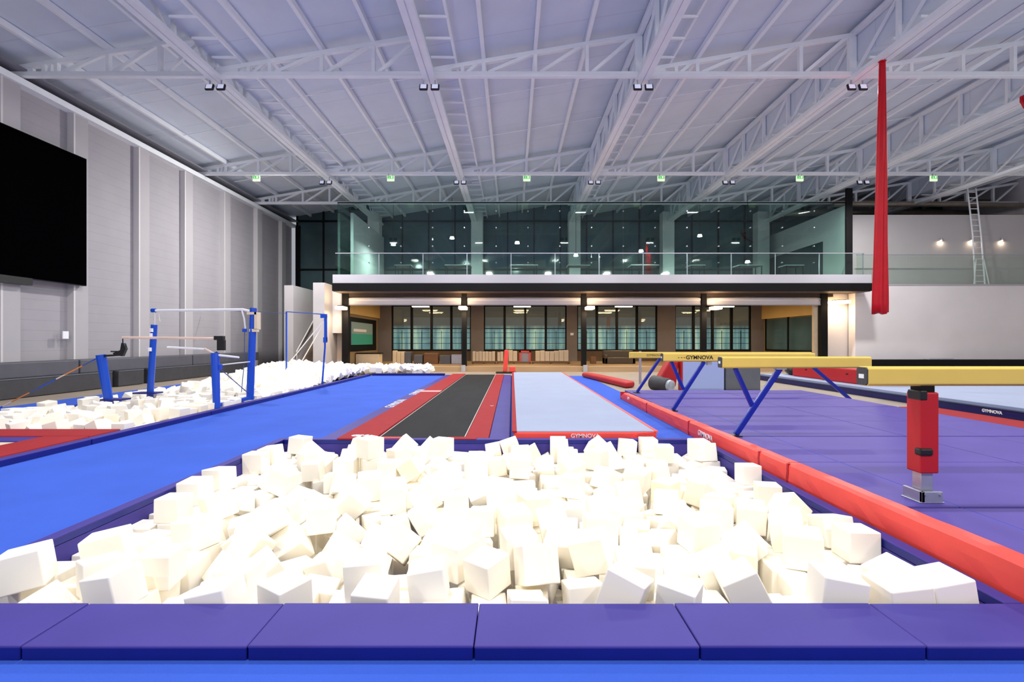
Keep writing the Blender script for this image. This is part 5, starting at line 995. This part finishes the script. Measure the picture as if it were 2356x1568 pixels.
# ------------------------------------------------------------------ purple landing mats
rows = [1.0, 3.94, 6.89, 9.99, 13.35]
colsx = [2.975, 5.40, 7.65]
rn = ['nearest row', 'second row', 'third row', 'farthest row']
for r in range(4):
    for c in range(2):
        gap = .022 if r in (1, 2) else .012
        x0, x1 = colsx[c] + .006, colsx[c + 1] - .006
        y0, y1 = rows[r] + gap, rows[r + 1] - gap
        t = thing('landing_mat', 'large purple landing mat under the yellow beams, %s, %s column' % (rn[r], ('left', 'right')[c]), 'landing mat', ((x0 + x1) / 2, (y0 + y1) / 2, 0), 'purple landing mats')
        B(x0 + .004, x1 - .004, y0 + .004, y1 - .004, .004, .175).build('side_band', NAVY, t)
        ym = [5.42, 5.42, 8.2, 11.5][r] if r else 2.5
        xm = 3.52 if c == 0 else 6.5
        for (xa, xb) in ((x0, xm - .003), (xm + .003, x1)):
            for (ya, yb_) in ((y0, ym - .004), (ym + .004, y1)):
                B(xa, xb, ya, yb_, .165, .2).build('cover_panel', MATPURPLE, t, bevel=.008)
        B(xm - .004, xm + .004, y0 + .01, y1 - .01, .18, .197).build('fold_seam', BLUE, t)
        B(x0 + .02, x1 - .02, y1 - .01, y1 + .006, .17, .192).build('edge_strip', MIDGREY, t)  # thin grey strip paints in the highlight line along the mat gap
o = B(8.66, 9.4, 3, 11.3, 0, .03).build('red_floor_mat', REDTOP, bevel=.006)
tag(o, 'flat red mat strip along the pale blue platform', 'floor mat')

# ------------------------------------------------------------------ spring floor platform
t = thing('spring_floor', 'raised pale blue spring floor platform with navy edge at right', 'spring floor', (15.5, 14, 0))
B(9.62, 21.5, 6.0, 20.2, 0, .155).build('side_skirt', M('navy_skirt', (10, 14, 84), rough=.45), t)
B(9.6, 9.95, 6.0, 20.2, .15, .185).build('edge_pad', M('slate_edge_pad', (70, 84, 116), rough=.6, noise=(3, .1)), t, bevel=.012)
pal = [9.955, 11.9, 13.9, 15.9, 17.9, 19.9, 21.5]
for k in range(6):
    B(pal[k] + .004, pal[k + 1] - .004, 6.0, 20.2, .15, .192).build('carpet_roll', PALEBLUE, t, bevel=.004, seg=1)
text(t, 'GYMNOVA', .085, LETTER, (9.612, 10.1, .085), (math.pi / 2, 0, -math.pi / 2), 'lettering', .003, .003)
# red crash mats on the platform
for (xa, xb, ya, yb_, h, lab) in ((10.4, 11.7, 14.7, 17.0, .46, 'thick red crash mat on the pale blue platform, nearer one with white emblem'), (10.5, 11.7, 17.05, 18.9, .44, 'thick red crash mat on the pale blue platform, farther one')):
    t = thing('crash_mat', lab, 'crash mat', ((xa + xb) / 2, (ya + yb_) / 2, .192), 'red crash mats on the platform')
    B(xa, xb, ya, yb_, .192, .192 + h).build('cover', DEEPRED, t, bevel=.05, seg=3)
    B(xa - .006, xa + .02, ya + .9, ya + 1.0, .45, .5).build('handle', BLACK, t)
    if ya < 15:
        text(t, 'M', .2, LETTER, (xa - .004, ya + .35, .36), (math.pi / 2, 0, -math.pi / 2), 'emblem', .003)
o = MB().tube([(10.75, 19.1, .34), (10.8, 19.6, .36), (11.0, 20.1, .34)], .17, 12, .12).build('duffel_bag', BLACK, smooth=True)
tag(o, 'black duffel bag on the platform behind the red crash mats', 'bag')

# ------------------------------------------------------------------ balance beams
def beam_bar(t, x0, x1, y, ztp, cap=True, w_=.13, h=.155):
    zb = ztp - h
    prof = [(y - .05, zb), (y + .05, zb), (y + w_ / 2, zb + .03), (y + w_ / 2, ztp - .03), (y + .05, ztp), (y - .05, ztp), (y - w_ / 2, ztp - .03), (y - w_ / 2, zb + .03)]
    prof = [(y - w_ / 2 + .018, zb), (y + w_ / 2 - .018, zb), (y + w_ / 2, zb + .018), (y + w_ / 2, ztp - .018), (y + w_ / 2 - .018, ztp), (y - w_ / 2 + .018, ztp), (y - w_ / 2, ztp - .018), (y - w_ / 2, zb + .018)]
    MB().prism(prof, 'x', x0 + .012, x1).build('beam_bar', YELLOW, t, bevel=.006, seg=2)
    if cap:
        c_ = [(y + (p[0] - y) * .93, (zb + ztp) / 2 + (p[1] - (zb + ztp) / 2) * .93) for p in prof]
        MB().prism(c_, 'x', x0, x0 + .014).build('end_cap', DKGREY, t)
        B(x0 - .003, x0 + .001, y - .03, y + .03, zb + .06, zb + .095).build('label_plate', LETTER, t)

def leg(t, p, q, name='leg', r=.036, mat=None):
    o_ = MB().bar(p, q, r * 2, r * 1.7, up=(0, 1, 0)).build(name, mat or DKBLUESTEEL, t, bevel=.012, seg=2)
    return o_

# nearest beam on a red padded pedestal
by, bz = 4.14, 1.29
t = thing('balance_beam', 'nearest yellow balance beam, on a red padded steel pedestal', 'balance beam', (5.3, by, .2))
beam_bar(t, 2.87, 7.87, by, bz)
for px in (3.37, 7.1):
    MB().box(px - .075, px + .075, by - .075, by + .075, .43, 1.085).build('pedestal_pad', DEEPRED, t, bevel=.012)
    MB().box(px - .055, px + .055, by - .055, by + .055, 1.08, 1.136).build('pedestal_head', CHARCOAL, t)
    MB().box(px - .079, px - .02, by - .08, by + .06, 1.02, 1.1).build('clamp', BLACK, t, bevel=.01)
    MB().box(px - .048, px + .048, by - .048, by + .048, .25, .44).build('pedestal_tube', STEEL, t, bevel=.006)
    ft = MB().box(px - .1, px + .1, by - .1, by + .1, .2005, .208)
    ft.box(px - .085, px - .06, by - .1, by + .1, .205, .29).box(px - .085, px + .085, by - .1, by - .075, .205, .29)
    fo = ft.build('foot_plate', STEEL, t, bevel=.003, seg=1)
    bo = MB()
    for (bx, bz_) in ((-.06, .27), (.06, .27)):
        bo.tube([(px + bx, by - .112, bz_), (px + bx, by - .095, bz_)], .009, 8)
    sub(fo, bo, 'bolt', STEEL)
    MB().box(px - .088, px + .02, by - .09, by - .02, .575, .635).build('strap', BLACK, t, bevel=.015)
# short beam
by, bz = 6.9, 1.286
t = thing('balance_beam', 'short yellow balance beam, second from the front, on splayed blue legs', 'balance beam', (3.86, by, .2))
beam_bar(t, 2.84, 4.88, by, bz)
leg(t, (3.67, by, bz - .155), (3.06, by, .222))
leg(t, (3.05, by, bz - .155), (3.3, by + .02, .6), 'brace', .03)
B(2.98, 3.12, by - .08, by + .08, .2005, .216).build('foot', BLACK, t)
B(3.6, 3.74, by - .04, by + .04, bz - .175, bz - .15).build('leg_bracket', STEEL, t)
# third beam with lettering
by, bz = 9.37, 1.274
t = thing('balance_beam', 'third yellow balance beam from the front, with dark lettering on its side', 'balance beam', (4.2, by, .2))
beam_bar(t, 2.78, 5.6, by, bz)
leg(t, (3.57, by, bz - .155), (2.99, by, .222))
leg(t, (2.96, by, bz - .155), (3.19, by + .02, .6), 'brace', .03)
B(2.9, 3.06, by - .08, by + .08, .2005, .216).build('foot', BLACK, t)
B(3.62, 3.7, by - .04, by + .04, bz - .22, bz - .15).build('leg_bracket', STEEL, t)
text(t, 'GYMNOVA', .1, BLACKLETTER, (3.46, by - .0665, bz - .08), UPR, 'lettering', .002, .002)
text(t, '- - -', .09, BLACKLETTER, (3.13, by - .0665, bz - .075), UPR, 'lettering', .002, .001)
# farthest beam
by, bz = 12.67, 1.222
t = thing('balance_beam', 'farthest yellow balance beam, behind the lettered beam', 'balance beam', (5.2, by, 0))
beam_bar(t, 2.94, 7.5, by, bz, cap=False)
leg(t, (3.72, by, bz - .155), (3.14, by, .222))
leg(t, (7.3, by, bz - .155), (8.5, by, .03), 'leg', .04)
text(t, 'GYMNOVA', .075, BLACKLETTER, (3.55, by - .0665, bz - .08), UPR, 'lettering', .002)
B(3.06, 3.2, by - .08, by + .08, .2005, .216).build('foot', BLACK, t)

# ------------------------------------------------------------------ clutter behind the beams
t = thing('upright_mat', 'pale blue mat standing upright behind the third balance beam', 'mat', (5.78, 15.35, 0))
B(5.15, 6.4, 15.2, 15.5, 0, .9).build('cover', M('periwinkle_vinyl', (160, 176, 226), rough=.6), t, bevel=.02)
B(5.1, 5.16, 15.21, 15.49, 0, .9).build('side_panel', DEEPRED, t, bevel=.015)
o = B(6.45, 7.5, 15.2, 15.9, 0, .78).build('grey_mat_stack', MIDGREY, bevel=.04, seg=3)
tag(o, 'dark grey padded block beside the upright pale blue mat', 'padded block')
o = MB().prism([(4.42, .28), (4.62, .15), (4.98, .1), (5.08, .9), (4.78, .9)], 'y', 15.3, 15.75).build('red_cushion', DEEPRED, bevel=.05, seg=3)
tag(o, 'red padded wedge leaning against the upright pale blue mat', 'wedge')
t = thing('equipment_bag', 'grey and white rounded bag lying left of the upright mat', 'bag', (4.35, 15.0, 0))
MB().tube([(4.28, 15.35, .24), (4.45, 15.08, .22), (4.62, 14.8, .2)], .23, 16, .2).build('body', DKGREY, t, bevel=.05, seg=3, smooth=True)
MB().tube([(4.53, 14.94, .21), (4.66, 14.73, .195)], .175, 16, .16).build('end_panel', M('pale_bag_panel', (176, 186, 198), rough=.5, noise=(6, .3)), t)
o = MB().tube([(4.5, 17.7, 0), (4.5, 17.7, 1.15)], .045, 10).build('steel_post', STEEL)
tag(o, 'slim steel post standing behind the farthest balance beam', 'post')
t = thing('padded_post', 'red padded upright post with black base before the glazed room', 'padded post', (-.28, 23.7, 0))
MB().bar((-.33, 23.7, .05), (-.25, 23.7, 1.08), .2, .2, up=(0, 1, 0)).build('pad', RED, t, bevel=.04)
B(-.75, .2, 23.4, 24.0, 0, .05).build('base_plate', BLACK, t)
B(-.12, .16, 23.5, 23.8, .05, .3).build('foot_pad', RED, t, bevel=.03)

# ------------------------------------------------------------------ things stored in the glazed room
def at(px, py, y):
    return (px - 1178) * y / FPX, 1.5 - (py - 784) * y / FPX
yy = 27.6
def row(px0, px1, ptop, pbot, n, name, mat, labelf, cat, group, dy=.3, lean=0):
    for k in range(n):
        xa, zt = at(px0 + (px1 - px0) * k / n, ptop + random.Random(k + px0).uniform(-1, 2), yy)
        xb, zb = at(px0 + (px1 - px0) * (k + 1) / n, pbot, yy)
        o_ = B(xa + .008, xb - .008, yy, yy + dy, max(zb, .25), zt).build(name, mat, bevel=.012, seg=1)
        tag(o_, labelf % ORD[k], cat, group)
def low(px0, px1, pt, name, mat, label, cat, group=None, y0=27.55, d=.5, zb=.25):
    xa, zt = at(px0, pt, y0)
    xb, _ = at(px1, pt, y0)
    o_ = B(xa, xb, y0, y0 + d, zb, zt).build(name, mat, bevel=.02, seg=1)
    return tag(o_, label, cat, group)
row(903, 931, 807, 839, 3, 'cream_plank', CREAM, 'cream board standing upright by the left window, %s from the left', 'board', 'cream boards by the left window')
low(931, 945, 809, 'grey_bin', MIDGREY, 'grey tall bin right of the cream boards by the left window', 'bin')
for k, (a, b, pt, m_) in enumerate(((952, 972, 816, MIDGREY), (975, 1008, 812, WOOD), (1012, 1036, 817, MIDGREY), (1038, 1062, 815, STEEL))):
    low(a, b, pt, 'storage_crate', m_, 'small %s storage crate below the left window, %s crate from the cream boards' % (('grey', 'brown', 'grey', 'pale grey')[k], ORD[k]), 'crate', 'storage crates below the left window')
def shelf(px0, px1, label):
    xa, zt = at(px0, 832, 27.55)
    xb, _ = at(px1, 832, 27.55)
    t_ = thing('storage_bench', label, 'bench', ((xa + xb) / 2, 27.75, .25))
    B(xa, xb, 27.5, 28.0, zt - .06, zt).build('top', WOOD, t_)
    for xx in (xa + .05, (xa + xb) / 2, xb - .05):
        B(xx - .04, xx + .04, 27.52, 27.98, .25, zt - .06).build('leg', WOOD, t_)
    return zt
z1 = shelf(1085, 1141, 'brown storage bench left of the red padded post')
z2 = shelf(1143, 1222, 'brown storage bench behind the red padded post')
z3 = shelf(1224, 1312, 'brown storage bench right of the red padded post')
row(1087, 1139, 808, 830.5, 7, 'foam_board', CREAM, 'upright white foam board on the bench left of the red post, %s from the left', 'board', 'white boards left of the red post')
row(1144, 1158, 809, 830.5, 2, 'foam_board', CREAM, 'upright white foam board just left of the red post, %s of two', 'board', 'white boards at the red post')
row(1170, 1190, 806, 830.5, 2, 'foam_board', CREAM, 'upright white foam board just right of the red post, %s of two', 'board', 'white boards right of the red post')
row(1232, 1308, 806, 830.5, 7, 'foam_board', CREAM, 'upright white foam board on the right hand bench, %s from the left', 'board', 'white boards on the right bench')
xa, zt = at(1195, 807, 27.6); xb, _ = at(1221, 807, 27.6)
t = thing('framed_crate', 'red framed crate with white panel right of the red padded post', 'crate', ((xa + xb) / 2, 27.75, z2))
MB().box(xa, xa + .08, 27.6, 27.9, z2, zt).box(xb - .08, xb, 27.6, 27.9, z2, zt).box(xa, xb, 27.6, 27.9, zt - .08, zt).build('frame', RED, t)
B(xa + .08, xb - .08, 27.7, 27.85, z2, zt - .08).build('panel', FASCIA, t)
t = thing('sofa', 'dark brown sofa in the glazed room left of the farthest beam', 'sofa', (5.9, 27.9, .25))
MB().box(5.05, 6.75, 27.5, 28.2, .25, .6).build('seat', M('brown_leather', (82, 70, 52), rough=.5), t, bevel=.05)
MB().box(5.05, 6.75, 28.0, 28.3, .5, .98).build('backrest', M('brown_leather_back', (82, 70, 52), rough=.5), t, bevel=.06)
for s in (5.05, 6.55):
    MB().box(s, s + .2, 27.5, 28.2, .25, .75).build('armrest', M('brown_leather_arm', (82, 70, 52), rough=.5), t, bevel=.05)
low(1360, 1372, 820, 'timber_box', WOOD, 'orange brown box left of the dark sofa', 'box')
t = thing('reception_counter', 'cream counter with dark worktop at the left end of the glazed room', 'counter', (-7.6, 27, .25))
B(-8.3, -7.05, 26.8, 27.4, .25, .82).build('front_panel', CREAM, t)
B(-8.3, -7.0, 26.75, 27.45, .82, .87).build('worktop', CHARCOAL, t)
t = thing('wall_poster', 'teal and grey poster board on the left inner wall of the glazed room', 'poster', (-8.2, 28, 1.0))
B(-8.31, -8.27, 26.0, 29.9, 1.3, 2.5).build('upper_panel', PALETEAL, t)
B(-8.305, -8.262, 26.02, 29.88, 1.3, 1.88).build('lower_panel', TEAL, t)
B(-8.262, -8.258, 26.3, 28.6, 2.0, 2.14).build('banner', LETTER, t)
o = B(3.62, 3.82, 31.27, 31.3, 1.85, 2.0).build('wall_notice', LETTER)
tag(o, 'small white notice on the pillar between the middle windows', 'notice')

# ------------------------------------------------------------------ left side: grey mats, screen
gm = [(7.0, 16.35), (16.6, 17.75), (18.0, 25.4)]
gl = ['nearest long one', 'short middle one', 'farthest one']
for k, (a, b) in enumerate(gm):
    t = thing('wall_mat', 'dark grey padded block along the left wall, lower tier, %s' % gl[k], 'padded block', (-13.25, (a + b) / 2, 0), 'grey padded blocks, lower tier')
    B(-13.55, -12.95, a, b, 0, .5).build('body', DKGREY, t, bevel=.02)
    B(-13.5, -12.94, a + .01, b - .01, .49, .515).build('piping', MIDGREY, t)
for k, (a, b) in enumerate(((7.0, 15.2), (15.25, 20.6), (20.65, 26.0))):
    o = B(-13.68, -13.05, a, b, .516, .93).build('wall_mat', M('slate_padding', (84, 84, 92), rough=.6, noise=(2, .1)), bevel=.03)
    tag(o, 'slate grey padded block along the left wall, upper tier, %s' % gl[k], 'padded block', 'grey padded blocks, upper tier')
t = thing('wall_screen', 'huge switched off black screen high on the left wall', 'screen', (-13.5, 11, 3.2))
B(-13.63, -13.5, 4.5, 16.0, 3.26, 7.26).build('display_panel', SCREEN, t)
B(-13.65, -13.52, 4.48, 16.02, 3.24, 7.28).build('frame', BLACK, t)
B(-13.66, -13.5, 10.4, 14.2, 3.06, 3.26).build('mount', BLACK, t)
o = B(-13.71, -13.68, 15.36, 15.56, 1.57, 1.8).build('wall_notice', LETTER)
tag(o, 'white paper notice on the left wall under the black screen', 'notice')

# ------------------------------------------------------------------ uneven bars over the left pit
t = thing('uneven_bars', 'blue uneven bars standing in the left foam pit', 'uneven bars', (-7.5, 11.6, 0))
def post(p, q, r=.07, r1=.075):
    o_ = MB().tube([p, q], r, 12, r1).build('post', BLUESTEEL, t, smooth=False)
    return o_
pa = post((-8.85, 11.1, 0), (-8.97, 11.0, 1.2), .085, .095)
pb = post((-8.98, 12.5, 0), (-8.8, 12.4, 1.9), .075, .07)
pc = post((-6.24, 10.65, .08), (-6.33, 10.75, 1.24), .07, .085)
pd = post((-6.34, 12.2, .08), (-6.31, 12.3, 2.3), .085, .08)
MB().tube([(-8.8, 12.4, 1.85), (-8.79, 12.4, 2.24)], .022, 8).build('upright', STRAP, t)
MB().tube([(-8.82, 12.4, 2.245), (-6.6, 12.36, 2.27), (-6.38, 12.34, 2.22)], .033, 10).build('high_rail', LETTER, t)
MB().tube([(-8.86, 12.4, 2.25), (-8.76, 12.4, 2.25)], .05, 10).build('rail_socket', BLUESTEEL, t)
MB().box(-6.42, -6.19, 12.2, 12.42, 2.14, 2.2).build('rail_clamp', CREAM, t)
MB().box(-6.24, -6.17, 12.2, 12.38, 1.78, 2.2).box(-6.36, -6.17, 12.2, 12.3, 1.72, 1.79).build('latch', CREAM, t)
MB().tube([(-6.62, 12.35, 2.26), (-6.56, 12.35, 2.05), (-6.53, 12.35, 1.78)], .02, 8).build('hanging_strap', LETTER, t)
MB().tube([(-6.55, 12.35, 1.8), (-6.55, 12.35, 1.72)], .055, 10).build('strap_handle', BLUESTEEL, t)
MB().tube([(-6.55, 12.35, 1.72), (-6.53, 12.3, 1.0), (-6.6, 12.3, .25)], .009, 5).build('guy_cord', CORD, t)
MB().tube([(-8.46, 10.95, 1.575), (-6.3, 10.8, 1.555)], .029, 10).build('low_rail', WOODBAR, t)
MB().box(-6.36, -6.16, 10.74, 10.84, 1.52, 1.61).box(-6.3, -6.14, 10.75, 10.83, 1.3, 1.53).tube([(-6.3, 10.8, 1.25), (-6.36, 10.75, 1.2)], .04, 8).build('rail_head', BLACK, t, bevel=.012)
MB().prism([(-8.62, 1.19), (-8.45, 1.17), (-8.38, 1.33), (-8.42, 1.45), (-8.47, 1.46), (-8.5, 1.3), (-8.66, 1.24)], 'y', 10.93, 11.0).box(-8.72, -8.5, 10.95, 10.98, 1.26, 1.285).build('rail_bracket', BLACK, t)
MB().tube([(-8.46, 10.96, 1.42), (-8.46, 10.96, 1.57)], .012, 6).build('bracket_pin', BLACK, t)
MB().bar((-8.97, 11.0, 1.17), (-8.5, 10.97, 1.2), .05, .04).build('bracket_arm', BLACK, t)
MB().tube([(-7.35, 10.75, 1.37), (-6.55, 10.74, 1.33)], .022, 8).build('arm_sleeve', LETTER, t)
MB().tube([(-6.55, 10.74, 1.345), (-6.33, 10.75, 1.22)], .02, 8).build('sleeve_joint', WOODBAR, t)
MB().tube([(-6.28, 10.75, 1.2), (-5.82, 10.75, 1.15)], .026, 8, .02).build('arm_sleeve', LETTER, t)
MB().tube([(-6.3, 10.76, .98), (-6.33, 12.28, 1.0)], .015, 6).build('spreader', STRAP, t)
MB().box(-6.3, -6.2, 10.7, 10.8, .9, 1.0).build('collar', BLUESTEEL, t)
MB().box(-6.4, -6.28, 10.62, 12.3, .09, .16).build('base_rail', BLUESTEEL, t)
MB().box(-9.3, -8.75, 12.35, 12.65, .2, .235).build('base_plate', NAVY, t)
B(-8.95, -8.5, 10.95, 11.25, .2, .235).build('base_plate', NAVY, t)
for (zz, s_) in ((1.72, .05), (1.6, .045), (1.25, .05)):
    MB().tube([(-8.81 - (1.9 - zz) * .09, 12.33, zz), (-8.81 - (1.9 - zz) * .09, 12.33, zz + .09)], s_, 8).build('marking', LETTER, t)
for (zz, s_) in ((1.62, .05), (1.45, .03)):
    MB().tube([(-6.33, 12.25, zz), (-6.33, 12.25, zz + .1)], s_, 8).build('marking', LETTER, t)
# guy cables wrapped with coloured tape
def taped(p, q, n, mats=(BLUESTEEL, WOODBAR, ORANGE, CORD)):
    p, q = Vector(p), Vector(q)
    for k in range(n):
        a, b = p.lerp(q, k / n), p.lerp(q, (k + 1) / n)
        MB().tube([a, b], .014, 6).build('guy_cable', mats[(k * 7 + k // 3) % len(mats)], t)
taped((-9.0, 11.0, 1.15), (-10.9, 10.6, .03), 12)
taped((-6.4, 10.75, .95), (-10.2, 17.4, .06), 8)
MB().tube([(-6.26, 10.78, .92), (-6.33, 12.1, .25)], .01, 6).build('guy_cable', CORD, t)
MB().tube([(-8.7, 12.4, 2.2), (-8.66, 12.4, 1.98)], .012, 6).build('strap_end', STRAP, t)

# tall bar frame at the far end of the left pit
t = thing('high_bar', 'slim blue high bar frame with white straps, far end of left pit', 'high bar', (-7.6, 18, 0))
MB().tube([(-8.95, 20.0, 0), (-8.95, 20.0, 2.66)], .035, 8).build('post', BLUESTEEL, t)
MB().tube([(-6.25, 16.6, .08), (-6.14, 16.55, 1.3), (-6.12, 16.5, 2.36)], .03, 8).build('post', BLUESTEEL, t)
MB().tube([(-8.95, 20.0, 2.66), (-6.15, 16.5, 2.37)], .018, 8).build('rail', BLUESTEEL, t)
MB().box(-6.25, -6.06, 16.44, 16.56, 2.25, 2.38).box(-6.16, -6.06, 16.44, 16.56, 1.45, 1.62).box(-6.13, -6.06, 16.46, 16.54, 1.5, 2.3).build('clamp', BLUESTEEL, t)
MB().tube([(-6.15, 16.5, 2.2), (-9.6, 21.6, .5)], .02, 6).build('guy_strap', LETTER, t)
MB().tube([(-6.15, 16.5, 2.1), (-9.2, 21.9, .5)], .02, 6).build('guy_strap', LETTER, t)
MB().tube([(-8.95, 20.0, 2.6), (-13.6, 22.5, 2.9)], .01, 5).build('guy_cable', CORD, t)

# ------------------------------------------------------------------ red aerial silks
def silk(t, pts, wid, name, folds=7, seed=0):
    m_ = MB()
    n_ = 44
    r2 = random.Random(seed)
    ph = [r2.uniform(0, 6) for _ in range(4)]
    for i, (p, w_) in enumerate(zip(pts, wid)):
        for k in range(n_):
            a = 2 * math.pi * k / n_
            rr = 1 + .16 * math.sin(folds * a + ph[0] + .15 * i) + .08 * math.sin(3 * a + ph[1] - .1 * i)
            m_.v.append((p[0] + math.cos(a) * w_ / 2 * rr, p[1] + math.sin(a) * w_ * .36 * rr, p[2] + (.03 * math.sin(3 * a + ph[2]) if i == len(pts) - 1 else 0)))
    for i in range(len(pts) - 1):
        for k in range(n_):
            k2 = (k + 1) % n_
            m_.f.append((i * n_ + k, i * n_ + k2, (i + 1) * n_ + k2, (i + 1) * n_ + k))
    m_.f.append(tuple(range(n_)))
    m_.f.append(tuple((len(pts) - 1) * n_ + k for k in range(n_)))
    return m_.build(name, SILK, t, smooth=True)
t = thing('aerial_silk', 'long red aerial silk hanging from the roof girder in front of the right wall', 'aerial silk', (9.6, 13.07, 2.2))
N = 26
pts = [(9.6 - .06 * (i / N), 13.07, 8.86 - (8.86 - 2.22) * i / N) for i in range(N + 1)]
silk(t, pts, [.13 + .22 * min(1, i / N * 1.05) for i in range(N + 1)], 'fabric')
MB().box(9.52, 9.68, 13.0, 13.14, 8.72, 8.92).build('fixing_loop', SILK, t, bevel=.03)
t = thing('aerial_silk', 'second red silk, only a swag of it at the right picture edge below the roof', 'aerial silk', (15.6, 15.2, 8.2))
pts = [(15.42, 15.2, 8.86), (15.4, 15.2, 8.72), (15.5, 15.2, 8.55), (15.68, 15.2, 8.38), (15.95, 15.2, 8.2), (16.3, 15.2, 8.1), (16.8, 15.2, 8.2), (17.2, 15.2, 8.5)]
silk(t, pts, [.1, .14, .16, .18, .2, .22, .2, .16], 'fabric', 5, 3)
MB().box(15.37, 15.73, 15.12, 15.28, 8.7, 8.9).build('fixing_loop', SILK, t, bevel=.02)
